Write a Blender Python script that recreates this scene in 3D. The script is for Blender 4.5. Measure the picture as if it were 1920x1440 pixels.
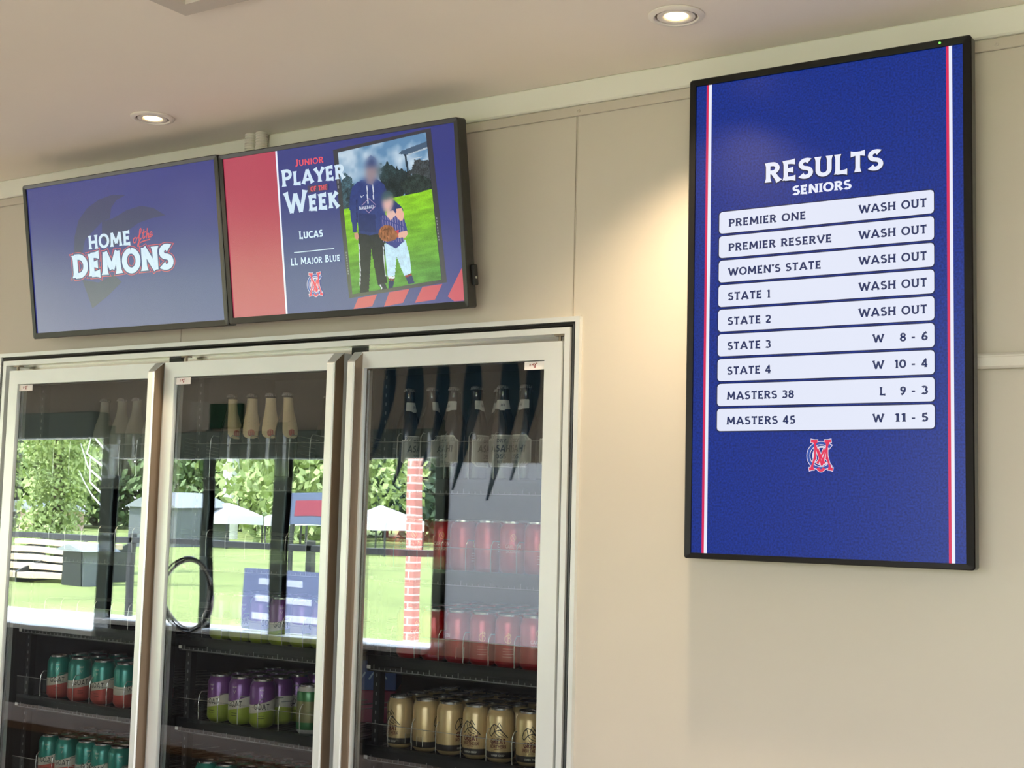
import bpy, bmesh, math, random
import numpy as np
from mathutils import Matrix, Vector

# ------------------------------------------------------------------ basics
for o in list(bpy.data.objects):
    bpy.data.objects.remove(o, do_unlink=True)
scene = bpy.context.scene
col = scene.collection
R = math.radians
random.seed(7)

CZ = 1.62            # eye height of the photographer
W = 2.53             # distance to the cool-room wall (y)
CEIL = CZ + 0.956

# ------------------------------------------------------------------ camera, world, sun, exposure
cam_d = bpy.data.cameras.new('camera')
cam = bpy.data.objects.new('camera', cam_d)
col.objects.link(cam)
r_ = (0.84289033, 0.53751231, 0.02482757)
u_ = (0.02991661, -0.09288253, 0.99522753)
f_ = (-0.5372531, 0.8381249, 0.09437034)
cam.matrix_world = Matrix(((r_[0], u_[0], -f_[0], 0), (r_[1], u_[1], -f_[1], 0), (r_[2], u_[2], -f_[2], CZ), (0, 0, 0, 1)))
cam_d.sensor_width = 36.0
cam_d.lens = 36.0 * 2516.9 / 1920
cam_d.clip_start = 0.02
cam_d.clip_end = 500
scene.camera = cam

world = bpy.data.worlds.new('sky')
scene.world = world
world.use_nodes = True
wn = world.node_tree.nodes
wl = world.node_tree.links
wn.clear()
wo = wn.new('ShaderNodeOutputWorld')
wb = wn.new('ShaderNodeBackground')
tc = wn.new('ShaderNodeTexCoord')
sp = wn.new('ShaderNodeSeparateXYZ')
rp = wn.new('ShaderNodeValToRGB')
rp.color_ramp.elements[0].position = 0.0
rp.color_ramp.elements[0].color = (1.0, 1.0, 1.0, 1)
rp.color_ramp.elements[1].position = 0.7
rp.color_ramp.elements[1].color = (0.62, 0.78, 1.0, 1)
wl.new(tc.outputs['Generated'], sp.inputs[0])
wl.new(sp.outputs['Z'], rp.inputs[0])
wl.new(rp.outputs[0], wb.inputs['Color'])
wb.inputs['Strength'].default_value = 9.2
wl.new(wb.outputs[0], wo.inputs['Surface'])

sun_d = bpy.data.lights.new('sun', 'SUN')
sun_d.energy = 23.0
sun_d.angle = R(1.5)
sun_d.color = (1.0, 0.97, 0.92)
sun = bpy.data.objects.new('sun', sun_d)
sun.rotation_euler = (R(-24), R(-14), 0)     # high behind the building: lights lawn and trees, not the room
sun.location = (0, 10, 20)
col.objects.link(sun)

vs = scene.view_settings
vs.view_transform = 'Standard'
vs.look = 'None'
vs.exposure = 0.0
vs.gamma = 1.0
vs.use_curve_mapping = False
LAMP_W = 58.0

# ------------------------------------------------------------------ materials
def lin(c):
    out = []
    for v in c:
        v = v / 255.0
        out.append(v / 12.92 if v <= 0.04045 else ((v + 0.055) / 1.055) ** 2.4)
    return (*out, 1.0)

MATS = {}
def mat(name, rgb, rough=0.5, metal=0.0, spec=0.5, emit=None, estr=1.0, noise=None, bump=None, coat=0.0):
    """procedural principled material; noise=(scale, amount) varies the colour, bump=(scale, strength)"""
    if name in MATS:
        return MATS[name]
    m = bpy.data.materials.new(name)
    m.use_nodes = True
    nt = m.node_tree
    b = nt.nodes['Principled BSDF']
    c = lin(rgb)
    b.inputs['Base Color'].default_value = c
    b.inputs['Roughness'].default_value = rough
    b.inputs['Metallic'].default_value = metal
    b.inputs['Specular IOR Level'].default_value = spec
    b.inputs['Coat Weight'].default_value = coat
    t = None
    if noise or bump:
        t = nt.nodes.new('ShaderNodeTexCoord')
    if noise:
        n = nt.nodes.new('ShaderNodeTexNoise')
        n.inputs['Scale'].default_value = noise[0]
        n.inputs['Detail'].default_value = 4
        nt.links.new(t.outputs['Object'], n.inputs['Vector'])
        rmp = nt.nodes.new('ShaderNodeValToRGB')
        a = noise[1]
        rmp.color_ramp.elements[0].position = 0.3
        rmp.color_ramp.elements[1].position = 0.7
        src = lin(emit) if emit is not None else c
        rmp.color_ramp.elements[0].color = (*[max(0, x * (1 - a)) for x in src[:3]], 1)
        rmp.color_ramp.elements[1].color = (*[x * (1 + a) for x in src[:3]], 1)
        nt.links.new(n.outputs['Fac'], rmp.inputs[0])
        nt.links.new(rmp.outputs[0], b.inputs['Emission Color' if emit is not None else 'Base Color'])
    if bump:
        n2 = nt.nodes.new('ShaderNodeTexNoise')
        n2.inputs['Scale'].default_value = bump[0]
        n2.inputs['Detail'].default_value = 3
        nt.links.new(t.outputs['Object'], n2.inputs['Vector'])
        bp = nt.nodes.new('ShaderNodeBump')
        bp.inputs['Strength'].default_value = bump[1]
        bp.inputs['Distance'].default_value = 0.002
        nt.links.new(n2.outputs['Fac'], bp.inputs['Height'])
        nt.links.new(bp.outputs[0], b.inputs['Normal'])
    if emit is not None:
        if not noise:
            b.inputs['Emission Color'].default_value = lin(emit)
        b.inputs['Emission Strength'].default_value = estr
    MATS[name] = m
    return m

SCR = [0.34, 0.32]      # roughness and specular of the panel film
def scr(name, rgb, k=1.0, noise=None):
    """a lit patch of an LCD panel: gives off its own colour under a satin front film"""
    return mat('screen %s %.2f' % (name, SCR[1]), (6, 6, 8), rough=SCR[0], spec=SCR[1], emit=rgb, estr=k, noise=noise)

def glass_mat(name, tint, base, k, rough=0.0, wav=0.0):
    m = bpy.data.materials.new(name)
    m.use_nodes = True
    nt = m.node_tree
    nt.nodes.clear()
    out = nt.nodes.new('ShaderNodeOutputMaterial')
    tr = nt.nodes.new('ShaderNodeBsdfTransparent')
    tr.inputs[0].default_value = (*tint, 1)
    gl = nt.nodes.new('ShaderNodeBsdfGlossy')
    gl.inputs['Roughness'].default_value = rough
    gl.inputs['Color'].default_value = (0.95, 0.98, 1.0, 1)
    lw = nt.nodes.new('ShaderNodeLayerWeight')
    lw.inputs['Blend'].default_value = 0.5
    fr = nt.nodes.new('ShaderNodeMath')
    fr.operation = 'POWER'
    fr.inputs[1].default_value = 4.0
    nt.links.new(lw.outputs['Facing'], fr.inputs[0])
    ma = nt.nodes.new('ShaderNodeMath')
    ma.operation = 'MULTIPLY_ADD'
    ma.inputs[1].default_value = k
    ma.inputs[2].default_value = base
    nt.links.new(fr.outputs[0], ma.inputs[0])
    mx = nt.nodes.new('ShaderNodeMixShader')
    nt.links.new(ma.outputs[0], mx.inputs[0])
    nt.links.new(tr.outputs[0], mx.inputs[1])
    nt.links.new(gl.outputs[0], mx.inputs[2])
    nt.links.new(mx.outputs[0], out.inputs['Surface'])
    if wav:
        t = nt.nodes.new('ShaderNodeTexCoord')
        n = nt.nodes.new('ShaderNodeTexNoise')
        n.inputs['Scale'].default_value = 3.0
        n.inputs['Detail'].default_value = 1.0
        nt.links.new(t.outputs['Object'], n.inputs['Vector'])
        bp = nt.nodes.new('ShaderNodeBump')
        bp.inputs['Strength'].default_value = wav
        bp.inputs['Distance'].default_value = 0.004
        nt.links.new(n.outputs['Fac'], bp.inputs['Height'])
        nt.links.new(bp.outputs[0], gl.inputs['Normal'])
    return m

M = {}
M['wall'] = mat('cream wall panel', (194, 185, 171), 0.42, noise=(3, 0.015), bump=(120, 0.03))
M['cornice'] = mat('pale cornice', (218, 216, 204), 0.4)
M['flash'] = mat('cream flashing', (190, 180, 166), 0.4)
M['ceil'] = mat('ceiling paint', (236, 226, 211), 0.65, noise=(2, 0.02), bump=(200, 0.03))
M['joint'] = mat('joint line', (128, 118, 102), 0.6)
M['alu'] = mat('satin aluminium', (228, 231, 230), 0.32, metal=0.45, noise=(6, 0.02))
M['alu_dark'] = mat('bare aluminium edge', (150, 138, 122), 0.4, metal=0.7)
M['pull_shade'] = mat('shaded pull side', (128, 110, 92), 0.4, metal=0.4)  # shade on the right-facing pull sides, put into a darker colour
M['shine'] = mat('bright steel strip', (215, 212, 200), 0.18, metal=0.95)
M['rubber'] = mat('black rubber', (22, 24, 24), 0.35)
M['bezel'] = mat('screen bezel plastic', (24, 22, 21), 0.34, spec=0.6)
M['bezel2'] = mat('screen rear plastic', (16, 16, 17), 0.5)
M['led'] = mat('green led', (20, 60, 20), 0.4, emit=(120, 255, 90), estr=2.0)
M['white'] = mat('white plastic', (232, 230, 224), 0.4)
M['conduit'] = mat('grey conduit plastic', (214, 208, 196), 0.45)
M['liner'] = mat('cool room liner', (58, 58, 62), 0.5)
M['shelf'] = mat('black shelf', (20, 20, 23), 0.4)
M['wire'] = mat('bright wire', (214, 214, 208), 0.25, metal=0.6)
M['tick'] = mat('pale tick mark', (130, 130, 130), 0.5)
M['lid'] = mat('can lid aluminium', (205, 205, 205), 0.22, metal=0.95)
M['lid_in'] = mat('can lid panel', (120, 120, 122), 0.3, metal=0.9)
M['floor'] = mat('grey floor', (204, 194, 182), 0.6, noise=(4, 0.04))
M['dark'] = mat('dark green frame', (30, 46, 44), 0.4)
M['black'] = mat('black', (16, 16, 18), 0.5)
M['sticker'] = mat('white sticker', (240, 232, 228), 0.5)
M['red'] = mat('red mark', (150, 30, 35), 0.5)
M['glass'] = glass_mat('door glass', (0.90, 0.92, 0.92), 0.135, 0.9, 0.0, 0.10)
M['plexi'] = glass_mat('clear acrylic', (0.97, 0.97, 0.97), 0.02, 0.6, 0.02)

# ------------------------------------------------------------------ mesh builder
class MB:
    def __init__(s):
        s.v, s.f, s.m = [], [], []
        s.mats = []
        s.smooth = False
    def mi(s, m):
        if m not in s.mats:
            s.mats.append(m)
        return s.mats.index(m)
    def face(s, pts, m):
        b = len(s.v)
        s.v += [tuple(p) for p in pts]
        s.f.append(tuple(range(b, b + len(pts))))
        s.m.append(s.mi(m))
    def box(s, x0, x1, y0, y1, z0, z1, m):
        b = len(s.v)
        s.v += [(x0, y0, z0), (x1, y0, z0), (x1, y1, z0), (x0, y1, z0), (x0, y0, z1), (x1, y0, z1), (x1, y1, z1), (x0, y1, z1)]
        k = s.mi(m)
        for q in ((0, 3, 2, 1), (4, 5, 6, 7), (0, 1, 5, 4), (1, 2, 6, 5), (2, 3, 7, 6), (3, 0, 4, 7)):
            s.f.append(tuple(b + i for i in q))
            s.m.append(k)
        return s
    def bevbox(s, x0, x1, y0, y1, z0, z1, m, c=0.004):
        """box with its vertical front/back edges and rims chamfered"""
        ring = lambda e, z: [(x0 + e + c, y0 + e, z), (x1 - e - c, y0 + e, z), (x1 - e, y0 + e + c, z), (x1 - e, y1 - e - c, z),
                             (x1 - e - c, y1 - e, z), (x0 + e + c, y1 - e, z), (x0 + e, y1 - e - c, z), (x0 + e, y0 + e + c, z)]
        s.loft([ring(c, z0), ring(0, z0 + c), ring(0, z1 - c), ring(c, z1)], m, cap=True)
        return s
    def loft(s, rings, m, cap=False, closed=True):
        b = len(s.v)
        n = len(rings[0])
        for r in rings:
            s.v += [tuple(p) for p in r]
        k = s.mi(m)
        for i in range(len(rings) - 1):
            mm = k if not isinstance(m, (list, tuple)) else s.mi(m[i])
            for j in range(n if closed else n - 1):
                a, c2 = b + i * n + j, b + i * n + (j + 1) % n
                s.f.append((a, c2, c2 + n, a + n))
                s.m.append(mm)
        if cap:
            s.f.append(tuple(b + j for j in reversed(range(n))))
            s.m.append(k)
            s.f.append(tuple(b + (len(rings) - 1) * n + j for j in range(n)))
            s.m.append(k)
        return s
    def lathe(s, prof, mats, seg=28, cx=0, cy=0, cap=True):
        """prof: [(r, z)...]; mats: one material or one per band"""
        b = len(s.v)
        n = seg
        for r, z in prof:
            for j in range(n):
                a = 2 * math.pi * j / n
                s.v.append((cx + r * math.cos(a), cy + r * math.sin(a), z))
        for i in range(len(prof) - 1):
            mm = s.mi(mats[i] if isinstance(mats, (list, tuple)) else mats)
            for j in range(n):
                a, c2 = b + i * n + j, b + i * n + (j + 1) % n
                s.f.append((a, c2, c2 + n, a + n))
                s.m.append(mm)
        if cap:
            m0 = mats[0] if isinstance(mats, (list, tuple)) else mats
            m1 = mats[-1] if isinstance(mats, (list, tuple)) else mats
            s.f.append(tuple(b + j for j in reversed(range(n)))); s.m.append(s.mi(m0))
            s.f.append(tuple(b + (len(prof) - 1) * n + j for j in range(n))); s.m.append(s.mi(m1))
        return s
    def tube(s, pts, rad, m, seg=8, cap=True):
        rings = []
        P = [Vector(p) for p in pts]
        n0 = None
        for i, p in enumerate(P):
            d = (P[min(i + 1, len(P) - 1)] - P[max(i - 1, 0)]).normalized()
            if n0 is None:
                n0 = d.orthogonal().normalized()
            n0 = (n0 - d * n0.dot(d)).normalized()
            b = d.cross(n0)
            rr = rad[i] if isinstance(rad, (list, tuple)) else rad
            rings.append([p + (n0 * math.cos(2 * math.pi * k / seg) + b * math.sin(2 * math.pi * k / seg)) * rr for k in range(seg)])
        s.loft(rings, m, cap)
        return s
    def build(s, name, parent=None, smooth=False, loc=None, data=False):
        me = bpy.data.meshes.new(name)
        me.from_pydata(s.v, [], s.f)
        for m in s.mats:
            me.materials.append(m)
        me.polygons.foreach_set('material_index', s.m)
        if smooth:
            me.polygons.foreach_set('use_smooth', [True] * len(s.f))
            try:
                me.set_sharp_from_angle(angle=R(40))
            except Exception:
                pass
        me.update()
        if data:
            return me
        return link(name, me, parent, loc)

def link(name, me, parent=None, loc=None):
    o = bpy.data.objects.new(name, me)
    col.objects.link(o)
    if parent is not None:
        o.parent = parent
    if loc is not None:
        o.location = loc
    return o

def tag(o, label=None, cat=None, group=None, kind=None):
    if label: o['label'] = label
    if cat: o['category'] = cat
    if group: o['group'] = group
    if kind: o['kind'] = kind
    return o

def empty(name, loc, label, cat, group=None, rz=0.0):
    o = bpy.data.objects.new(name, None)
    o.empty_display_size = 0.05
    col.objects.link(o)
    o.location = loc
    o.rotation_euler = (0, 0, rz)
    return tag(o, label, cat, group)

def copy_tree(o, parent=None):
    c = o.copy()
    col.objects.link(c)
    if parent is not None:
        c.parent = parent
    for ch in list(o.children):
        copy_tree(ch, c)
    return c

# ------------------------------------------------------------------ lettering: flared capitals drawn as strokes
def arc(cx, cy, rx, ry, a0, a1, n=16):
    return [(cx + rx * math.cos(R(a0 + (a1 - a0) * i / n)), cy + ry * math.sin(R(a0 + (a1 - a0) * i / n))) for i in range(n + 1)]
L_ = 0.085
GL = {
 'A': (.86, [([(.08, 0), (.43, 1)], 1, 0), ([(.78, 0), (.43, 1)], 1, 0), ([(.2, .29), (.66, .29)], 0, 0)]),
 'B': (.68, [([(.13, 0), (.13, 1)], 1, 1), ([(.1, .92), (.33, .92)] + arc(.33, .735, .2, .185, 90, -90) + [(.1, .55)], 0, 0), ([(.1, .55), (.36, .55)] + arc(.36, .315, .22, .235, 90, -90) + [(.1, .08)], 0, 0)]),
 'C': (.76, [(arc(.45, .5, .36, .43, 48, 312), 1, 1)]),
 'D': (.78, [([(.13, 0), (.13, 1)], 1, 1), ([(.1, .92), (.3, .92)] + arc(.3, .5, .38, .42, 90, -90) + [(.1, .08)], 0, 0)]),
 'E': (.6, [([(.13, 0), (.13, 1)], 1, 1), ([(.1, .92), (.54, .92)], 0, 1), ([(.1, .51), (.46, .51)], 0, 1), ([(.1, .08), (.56, .08)], 0, 1)]),
 'F': (.58, [([(.13, 0), (.13, 1)], 1, 1), ([(.1, .92), (.54, .92)], 0, 1), ([(.1, .5), (.44, .5)], 0, 1)]),
 'G': (.8, [(arc(.45, .5, .36, .43, 48, 330), 1, 0), ([(.48, .45), (.76, .45), (.76, .2)], 1, 0)]),
 'H': (.78, [([(.13, 0), (.13, 1)], 1, 1), ([(.65, 0), (.65, 1)], 1, 1), ([(.13, .5), (.65, .5)], 0, 0)]),
 'I': (.26, [([(.13, 0), (.13, 1)], 1, 1)]),
 'J': (.46, [([(.33, 1), (.33, .25)] + arc(.13, .25, .2, .2, 0, -110, 8), 1, 1)]),
 'K': (.72, [([(.13, 0), (.13, 1)], 1, 1), ([(.15, .45), (.6, 1)], 0, 1), ([(.27, .6), (.65, 0)], 0, 1)]),
 'L': (.56, [([(.13, 0), (.13, 1)], 1, 1), ([(.1, .08), (.54, .08)], 0, 1)]),
 'M': (.98, [([(.12, 0), (.17, 1)], 1, 0), ([(.86, 0), (.81, 1)], 1, 0), ([(.16, 1), (.49, .22)], 0, 0), ([(.82, 1), (.49, .22)], 0, 0)]),
 'N': (.82, [([(.13, 0), (.13, 1)], 1, 0), ([(.69, 0), (.69, 1)], 0, 1), ([(.12, 1), (.7, 0)], 0, 0)]),
 'O': (.86, [(arc(.43, .5, .35, .43, 90, 450, 28), 0, 0)]),
 'P': (.64, [([(.13, 0), (.13, 1)], 1, 1), ([(.1, .92), (.33, .92)] + arc(.33, .69, .23, .23, 90, -90) + [(.1, .46)], 0, 0)]),
 'R': (.7, [([(.13, 0), (.13, 1)], 1, 1), ([(.1, .92), (.33, .92)] + arc(.33, .71, .22, .21, 90, -90) + [(.1, .5)], 0, 0), ([(.33, .5), (.63, 0)], 0, 1)]),
 'S': (.62, [(arc(.31, .72, .21, .2, 40, 250, 12) + arc(.31, .29, .23, .22, 75, -150, 12), 1, 1)]),
 'T': (.66, [([(.33, 0), (.33, 1)], 1, 0), ([(.03, .92), (.63, .92)], 1, 1)]),
 'U': (.76, [([(.13, 1), (.13, .35)] + arc(.38, .33, .25, .26, 180, 360, 14) + [(.63, .35), (.63, 1)], 1, 1)]),
 'V': (.8, [([(.06, 1), (.4, 0)], 1, 0), ([(.74, 1), (.4, 0)], 1, 0)]),
 'W': (1.14, [([(.06, 1), (.33, 0)], 1, 0), ([(.57, .9), (.33, 0)], 0, 0), ([(.57, .9), (.81, 0)], 0, 0), ([(1.08, 1), (.81, 0)], 1, 0)]),
 'X': (.76, [([(.06, 0), (.7, 1)], 1, 1), ([(.06, 1), (.7, 0)], 1, 1)]),
 'Y': (.74, [([(.05, 1), (.37, .45)], 1, 0), ([(.69, 1), (.37, .45)], 1, 0), ([(.37, .48), (.37, 0)], 0, 1)]),
 '0': (.66, [(arc(.33, .5, .25, .43, 90, 450, 24), 0, 0)]),
 '1': (.36, [([(.22, 0), (.22, 1)], 1, 0), ([(.22, .95), (.06, .82)], 0, 0)]),
 '2': (.6, [(arc(.29, .7, .21, .22, 160, -30, 10) + [(.08, .08)], 1, 0), ([(.06, .08), (.55, .08)], 0, 1)]),
 '3': (.58, [(arc(.27, .73, .19, .19, 150, -80, 10), 1, 0), (arc(.27, .3, .22, .22, 80, -150, 12), 0, 1)]),
 '4': (.64, [([(.42, 0), (.42, 1), (.06, .3), (.6, .3)], 1, 0)]),
 '5': (.58, [([(.5, .92), (.15, .92), (.13, .55)] + arc(.27, .32, .23, .24, 110, -140, 12), 1, 1)]),
 '6': (.62, [(arc(.31, .3, .21, .22, 90, 450, 18), 0, 0), ([(.1, .32), (.16, .62), (.3, .85), (.5, .95)], 0, 1)]),
 '8': (.6, [(arc(.3, .73, .18, .19, 90, 450, 16), 0, 0), (arc(.3, .29, .22, .22, 90, 450, 18), 0, 0)]),
 '9': (.62, [(arc(.31, .69, .21, .22, 90, 450, 18), 0, 0), ([(.52, .67), (.46, .38), (.32, .15), (.12, .05)], 0, 1)]),
 '-': (.5, [([(.08, .42), (.42, .42)], 0, 0)]),
 "'": (.22, [([(.12, 1), (.09, .74)], 1, 0)]),
 ' ': (.36, []),
}

def resample(pts, step=0.07):
    out = [pts[0]]
    for a, b in zip(pts, pts[1:]):
        d = math.hypot(b[0] - a[0], b[1] - a[1])
        n = max(1, int(d / step))
        for i in range(1, n + 1):
            out.append((a[0] + (b[0] - a[0]) * i / n, a[1] + (b[1] - a[1]) * i / n))
    return out

def ribbon(pts, t, f0=0, f1=0, ext=0.0, flare=0.55, step=0.07):
    """polyline -> quads of width t, ends flared like cut serifs"""
    pts = resample(pts, step)
    P = [Vector(p) for p in pts]
    if ext:
        d = (P[0] - P[1]).normalized(); P[0] = P[0] + d * ext
        d = (P[-1] - P[-2]).normalized(); P[-1] = P[-1] + d * ext
    s = [0]
    for a, b in zip(P, P[1:]):
        s.append(s[-1] + (b - a).length)
    Lr = []
    for i, p in enumerate(P):
        d = Vector((0, 0))
        if i > 0: d += (P[i] - P[i - 1]).normalized()
        if i < len(P) - 1: d += (P[i + 1] - P[i]).normalized()
        d = d.normalized() if d.length > 1e-6 else Vector((1, 0))
        n = Vector((-d.y, d.x))
        k = 1.0
        if f0: k = max(k, 1 + flare * max(0, 1 - s[i] / .24) ** 1.7)
        if f1: k = max(k, 1 + flare * max(0, 1 - (s[-1] - s[i]) / .24) ** 1.7)
        if i in (0, len(P) - 1): pass
        h = t * k / 2
        Lr.append((p + n * h, p - n * h))
    return [(Lr[i][0], Lr[i][1], Lr[i + 1][1], Lr[i + 1][0]) for i in range(len(Lr) - 1)]

def text2d(s, x0, x1, y, cap, t=.17, sc=.84, grow=0.0, track=.10):
    """quads in (x right, y up) spanning x0..x1 on baseline y; lower-case letters come out as small capitals"""
    pen = 0.0
    items = []
    for ch in s:
        k = sc if ch.isalpha() and ch.islower() else 1.0
        w, st = GL[ch.upper()]
        items.append((pen, k, st))
        pen += (w + track) * k
    pen -= track
    kx = (x1 - x0) / pen
    out = []
    for px, k, st in items:
        for pts, f0, f1 in st:
            for q in ribbon(pts, t / (k if k < 1 else 1) ** .5 + grow, f0, f1, grow / 2):
                out.append([(x0 + (px + a.x * k) * kx, y + a.y * k * cap) for a in q])
    return out

def monogram(cx, cy, w, h):
    """interlaced club monogram: a broad C behind a V and an M-like U; returns (blue, white, red) quads, y up"""
    f = lambda q: [[(cx + p.x * w, cy + p.y * h) for p in a] for a in q]
    blue, white, red = [], [], []
    C1 = arc(0, 0, .43, .40, 42, 318, 22)
    C2 = arc(.03, 0, .30, .28, 42, 318, 20)
    white += f(ribbon(C1, .13, 1, 1, .02)) + f(ribbon(C2, .06, 0, 0))
    blue += f(ribbon(C1, .085, 1, 1))
    V = [[(-.23, .44), (.04, -.3)], [(.25, .44), (.02, -.3)]]
    U = [[(-.2, .42), (-.2, -.12)] , [(.2, .42), (.2, -.12)], [(-.2, -.05), (-.33, -.42)], [(.2, -.05), (.33, -.42)], [(-.12, .2), (.12, -.25)], [(.12, .2), (-.12, -.25)]]
    foot = [arc(0, -.36, .1, .11, 190, 350, 8), [(-.4, -.43), (-.24, -.4)], [(.4, -.43), (.24, -.4)], [(-.34, .47), (-.12, .45)], [(.34, .47), (.12, .45)]]
    for g, t in ((V, .06), (U, .062), (foot, .075)):
        for pl in g:
            white += f(ribbon(pl, t + .035, 1, 1, .018, .35))
            red += f(ribbon(pl, t, 1, 1, 0, .35))
    return blue, white, red

# ------------------------------------------------------------------ the room shell
XL, XR, YF = -12.5, 4.2, -2.0
FX0, FX1, FZT = -3.427, -1.443, CZ + 0.4276          # opening of the cool-room front
b = MB()
b.box(XL, FX0 + .004, W, W + .10, 0, CEIL, M['wall'])
b.box(FX1 - .004, XR, W, W + .10, 0, CEIL, M['wall'])
b.box(FX0 + .004, FX1 - .004, W, W + .10, FZT - .004, CEIL, M['wall'])
tag(b.build('wall_back'), 'cream panel wall carrying the screens around the glass fridge doors', kind='structure')
b = MB(); b.box(XL - .1, XR + .1, YF - .12, W + .1, -.1, 0, M['floor'])
tag(b.build('floor'), 'grey floor of the room', kind='structure')
b = MB(); b.box(XL - .1, XR + .1, YF - .12, W + .1, CEIL, CEIL + .12, M['ceil'])
tag(b.build('ceiling'), 'beige painted flat ceiling with downlights', kind='structure')
b = MB(); b.box(XL - .1, XL, YF, W, 0, CEIL, M['wall'])
tag(b.build('wall_left'), kind='structure')
M['wall_r'] = mat('tan side wall', (150, 128, 104), 0.6)
b = MB(); b.box(XR, XR + .1, YF, W, 0, CEIL, M['wall_r'])
tag(b.build('wall_right'), kind='structure')
# cornice and flashing along the wall head
b = MB(); b.bevbox(XL, XR, W - .014, W, CEIL - .054, CEIL, M['cornice'], .003)
tag(b.build('trim_1'), 'pale flat cornice board between wall and ceiling', kind='structure')
b = MB(); b.bevbox(XL, XR, W - .005, W, CEIL - .077, CEIL - .054, M['flash'], .0015)
for x in (-1.4606, -.564, -2.36, -3.26, .33):
    rv = []
    for rr, yy in ((.0042, -.005), (.0036, -.0064), (.0018, -.0066), (.0014, -.0056)):
        rv.append([(x + rr * math.cos(a * math.pi / 6), W + yy, CEIL - .0665 + rr * math.sin(a * math.pi / 6)) for a in range(12)])
    b.loft(rv, M['flash'], cap=True)
tag(b.build('trim_2'), 'narrow cream flashing strip with rivets under the cornice', kind='structure')
def joint(n, x, z0, z1):
    b = MB()
    b.box(x - .0028, x - .0010, W - .0012, W, z0, z1, M['flash'])
    b.box(x - .0010, x + .0010, W - .0006, W, z0, z1, M['joint'])
    b.box(x + .0010, x + .0028, W - .0012, W, z0, z1, M['flash'])
    tag(b.build('trim_%d' % n), 'fine vertical joint between wall panels', kind='structure')
joint(3, -1.4665, FZT + .0, CEIL - .077)
joint(4, -2.680, FZT + .0, CEIL - .077)
joint(5, .10, 0, CEIL - .077)
# white trunking running right from behind the results screen
t = MB().bevbox(-.86, XR, W - .022, W, CZ + .280, CZ + .308, mat('trunking plastic', (212, 206, 196), 0.45), .004)
t.box(-.86, XR, W - .0225, W - .021, CZ + .3005, CZ + .3015, M['flash'])
tag(t.build('cable_trunking'), 'white cable trunking running along the wall right of the results screen', 'cable trunking')

# ------------------------------------------------------------------ the servery wall behind the camera and the ground outside (seen mirrored in the fridge glass)
M['wall_f'] = mat('grey servery wall', (222, 214, 204), 0.6, noise=(3, .03))
M['steel'] = mat('dark green steel', (134, 154, 148), 0.4)
M['bench'] = mat('white bench top', (238, 238, 240), 0.35)
OPEN = [(-12.3, -9.78, .55, 2.10), (-9.70, -8.26, .60, 2.13), (-8.13, -7.16, .66, 2.00), (-7.09, -6.47, .70, 1.95), (-6.36, -5.09, .72, 1.95), (-5.02, -4.17, .80, 1.92), (-1.6, 1.9, .80, 2.38)]  # last opening is added out of view to let in extra daylight
b = MB()
xs = XL
for x0, x1, zs_, zh in OPEN:
    b.box(xs, x0, YF - .06, YF, 0, CEIL, M['wall_f'])
    b.box(x0, x1, YF - .06, YF, 0, zs_, M['wall_f'])
    b.box(x0, x1, YF - .06, YF, zh, CEIL, M['wall_f'])
    xs = x1
b.box(xs, XR, YF - .06, YF, 0, CEIL, M['wall_f'])
tag(b.build('wall_front'), 'grey servery wall with open hatches behind the camera, mirrored in the fridge doors', kind='structure')
def trim_box(n, x0, x1, y0, y1, z0, z1, m, label):
    tag(MB().bevbox(x0, x1, y0, y1, z0, z1, m, .004).build('trim_%d' % n), label, kind='structure')
trim_box(6, -8.26, -8.13, YF - .065, YF + .005, .5, 2.2, M['steel'], 'dark steel post between the hatches')
trim_box(7, -7.16, -7.09, YF - .065, YF + .005, .5, 2.2, M['steel'], 'dark steel post between the hatches')
trim_box(8, -6.47, -6.36, YF - .065, YF + .005, .5, 2.2, M['steel'], 'dark steel post between the hatches')
trim_box(9, -5.09, -5.02, YF - .065, YF + .005, .5, 2.2, M['steel'], 'dark steel post between the hatches')
tag(MB().bevbox(-9.8, -8.2, YF, YF + .16, 2.10, 2.30, M['steel'], .01).build('roller_shutter_box'), 'dark green shutter box over the far left hatch, mirrored in the left fridge door', 'shutter box')
tag(MB().bevbox(-8.06, -5.0, YF, YF + .16, 1.94, 2.13, M['steel'], .01).build('roller_shutter_box'), 'long dark green shutter box over the hatches mirrored in the middle fridge door', 'shutter box')
tag(MB().bevbox(-8.2, -5.1, YF - .06, YF + .06, .70, .735, M['bench'], .006).build('servery_counter'), 'white servery sill along the open hatches, mirrored low in the middle fridge door', 'counter')
tag(MB().bevbox(-9.75, -8.2, YF - .06, YF + .06, .60, .64, M['bench'], .006).build('servery_counter'), 'lower white servery sill at far left, mirrored low in the left fridge door', 'counter')
M['rail2'] = mat('dark leg steel', (50, 50, 52), 0.4)
M['cabinet'] = mat('dark cabinet front', (40, 36, 42), 0.5)
tag(MB().bevbox(-12.2, -3.2, YF, YF + .05, 0, .60, M['cabinet'], .01).build('servery_cabinet'), 'dark cabinet run under the white servery counter, mirrored low in the fridge doors', 'cabinet')
tag(MB().bevbox(-8.18, -3.2, YF, YF + .05, .60, .70, M['cabinet'], .01).build('servery_drawer_row'), 'dark drawer row directly below the white servery counter', 'drawers')
e = empty('timber_bench', (-4.9, .12, 0), 'long timber-topped bench with dark base, mirrored near the bottom of the fridge doors', 'bench')
M['timber'] = mat('brown timber', (104, 80, 62), 0.85, noise=(5, .15))
MB().bevbox(-2.6, 2.1, -.21, .21, .41, .45, M['timber'], .004).build('seat_board', e)
MB().bevbox(-2.55, 2.05, -.17, .17, 0, .41, M['cabinet'], .004).build('base_panel', e)
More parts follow.
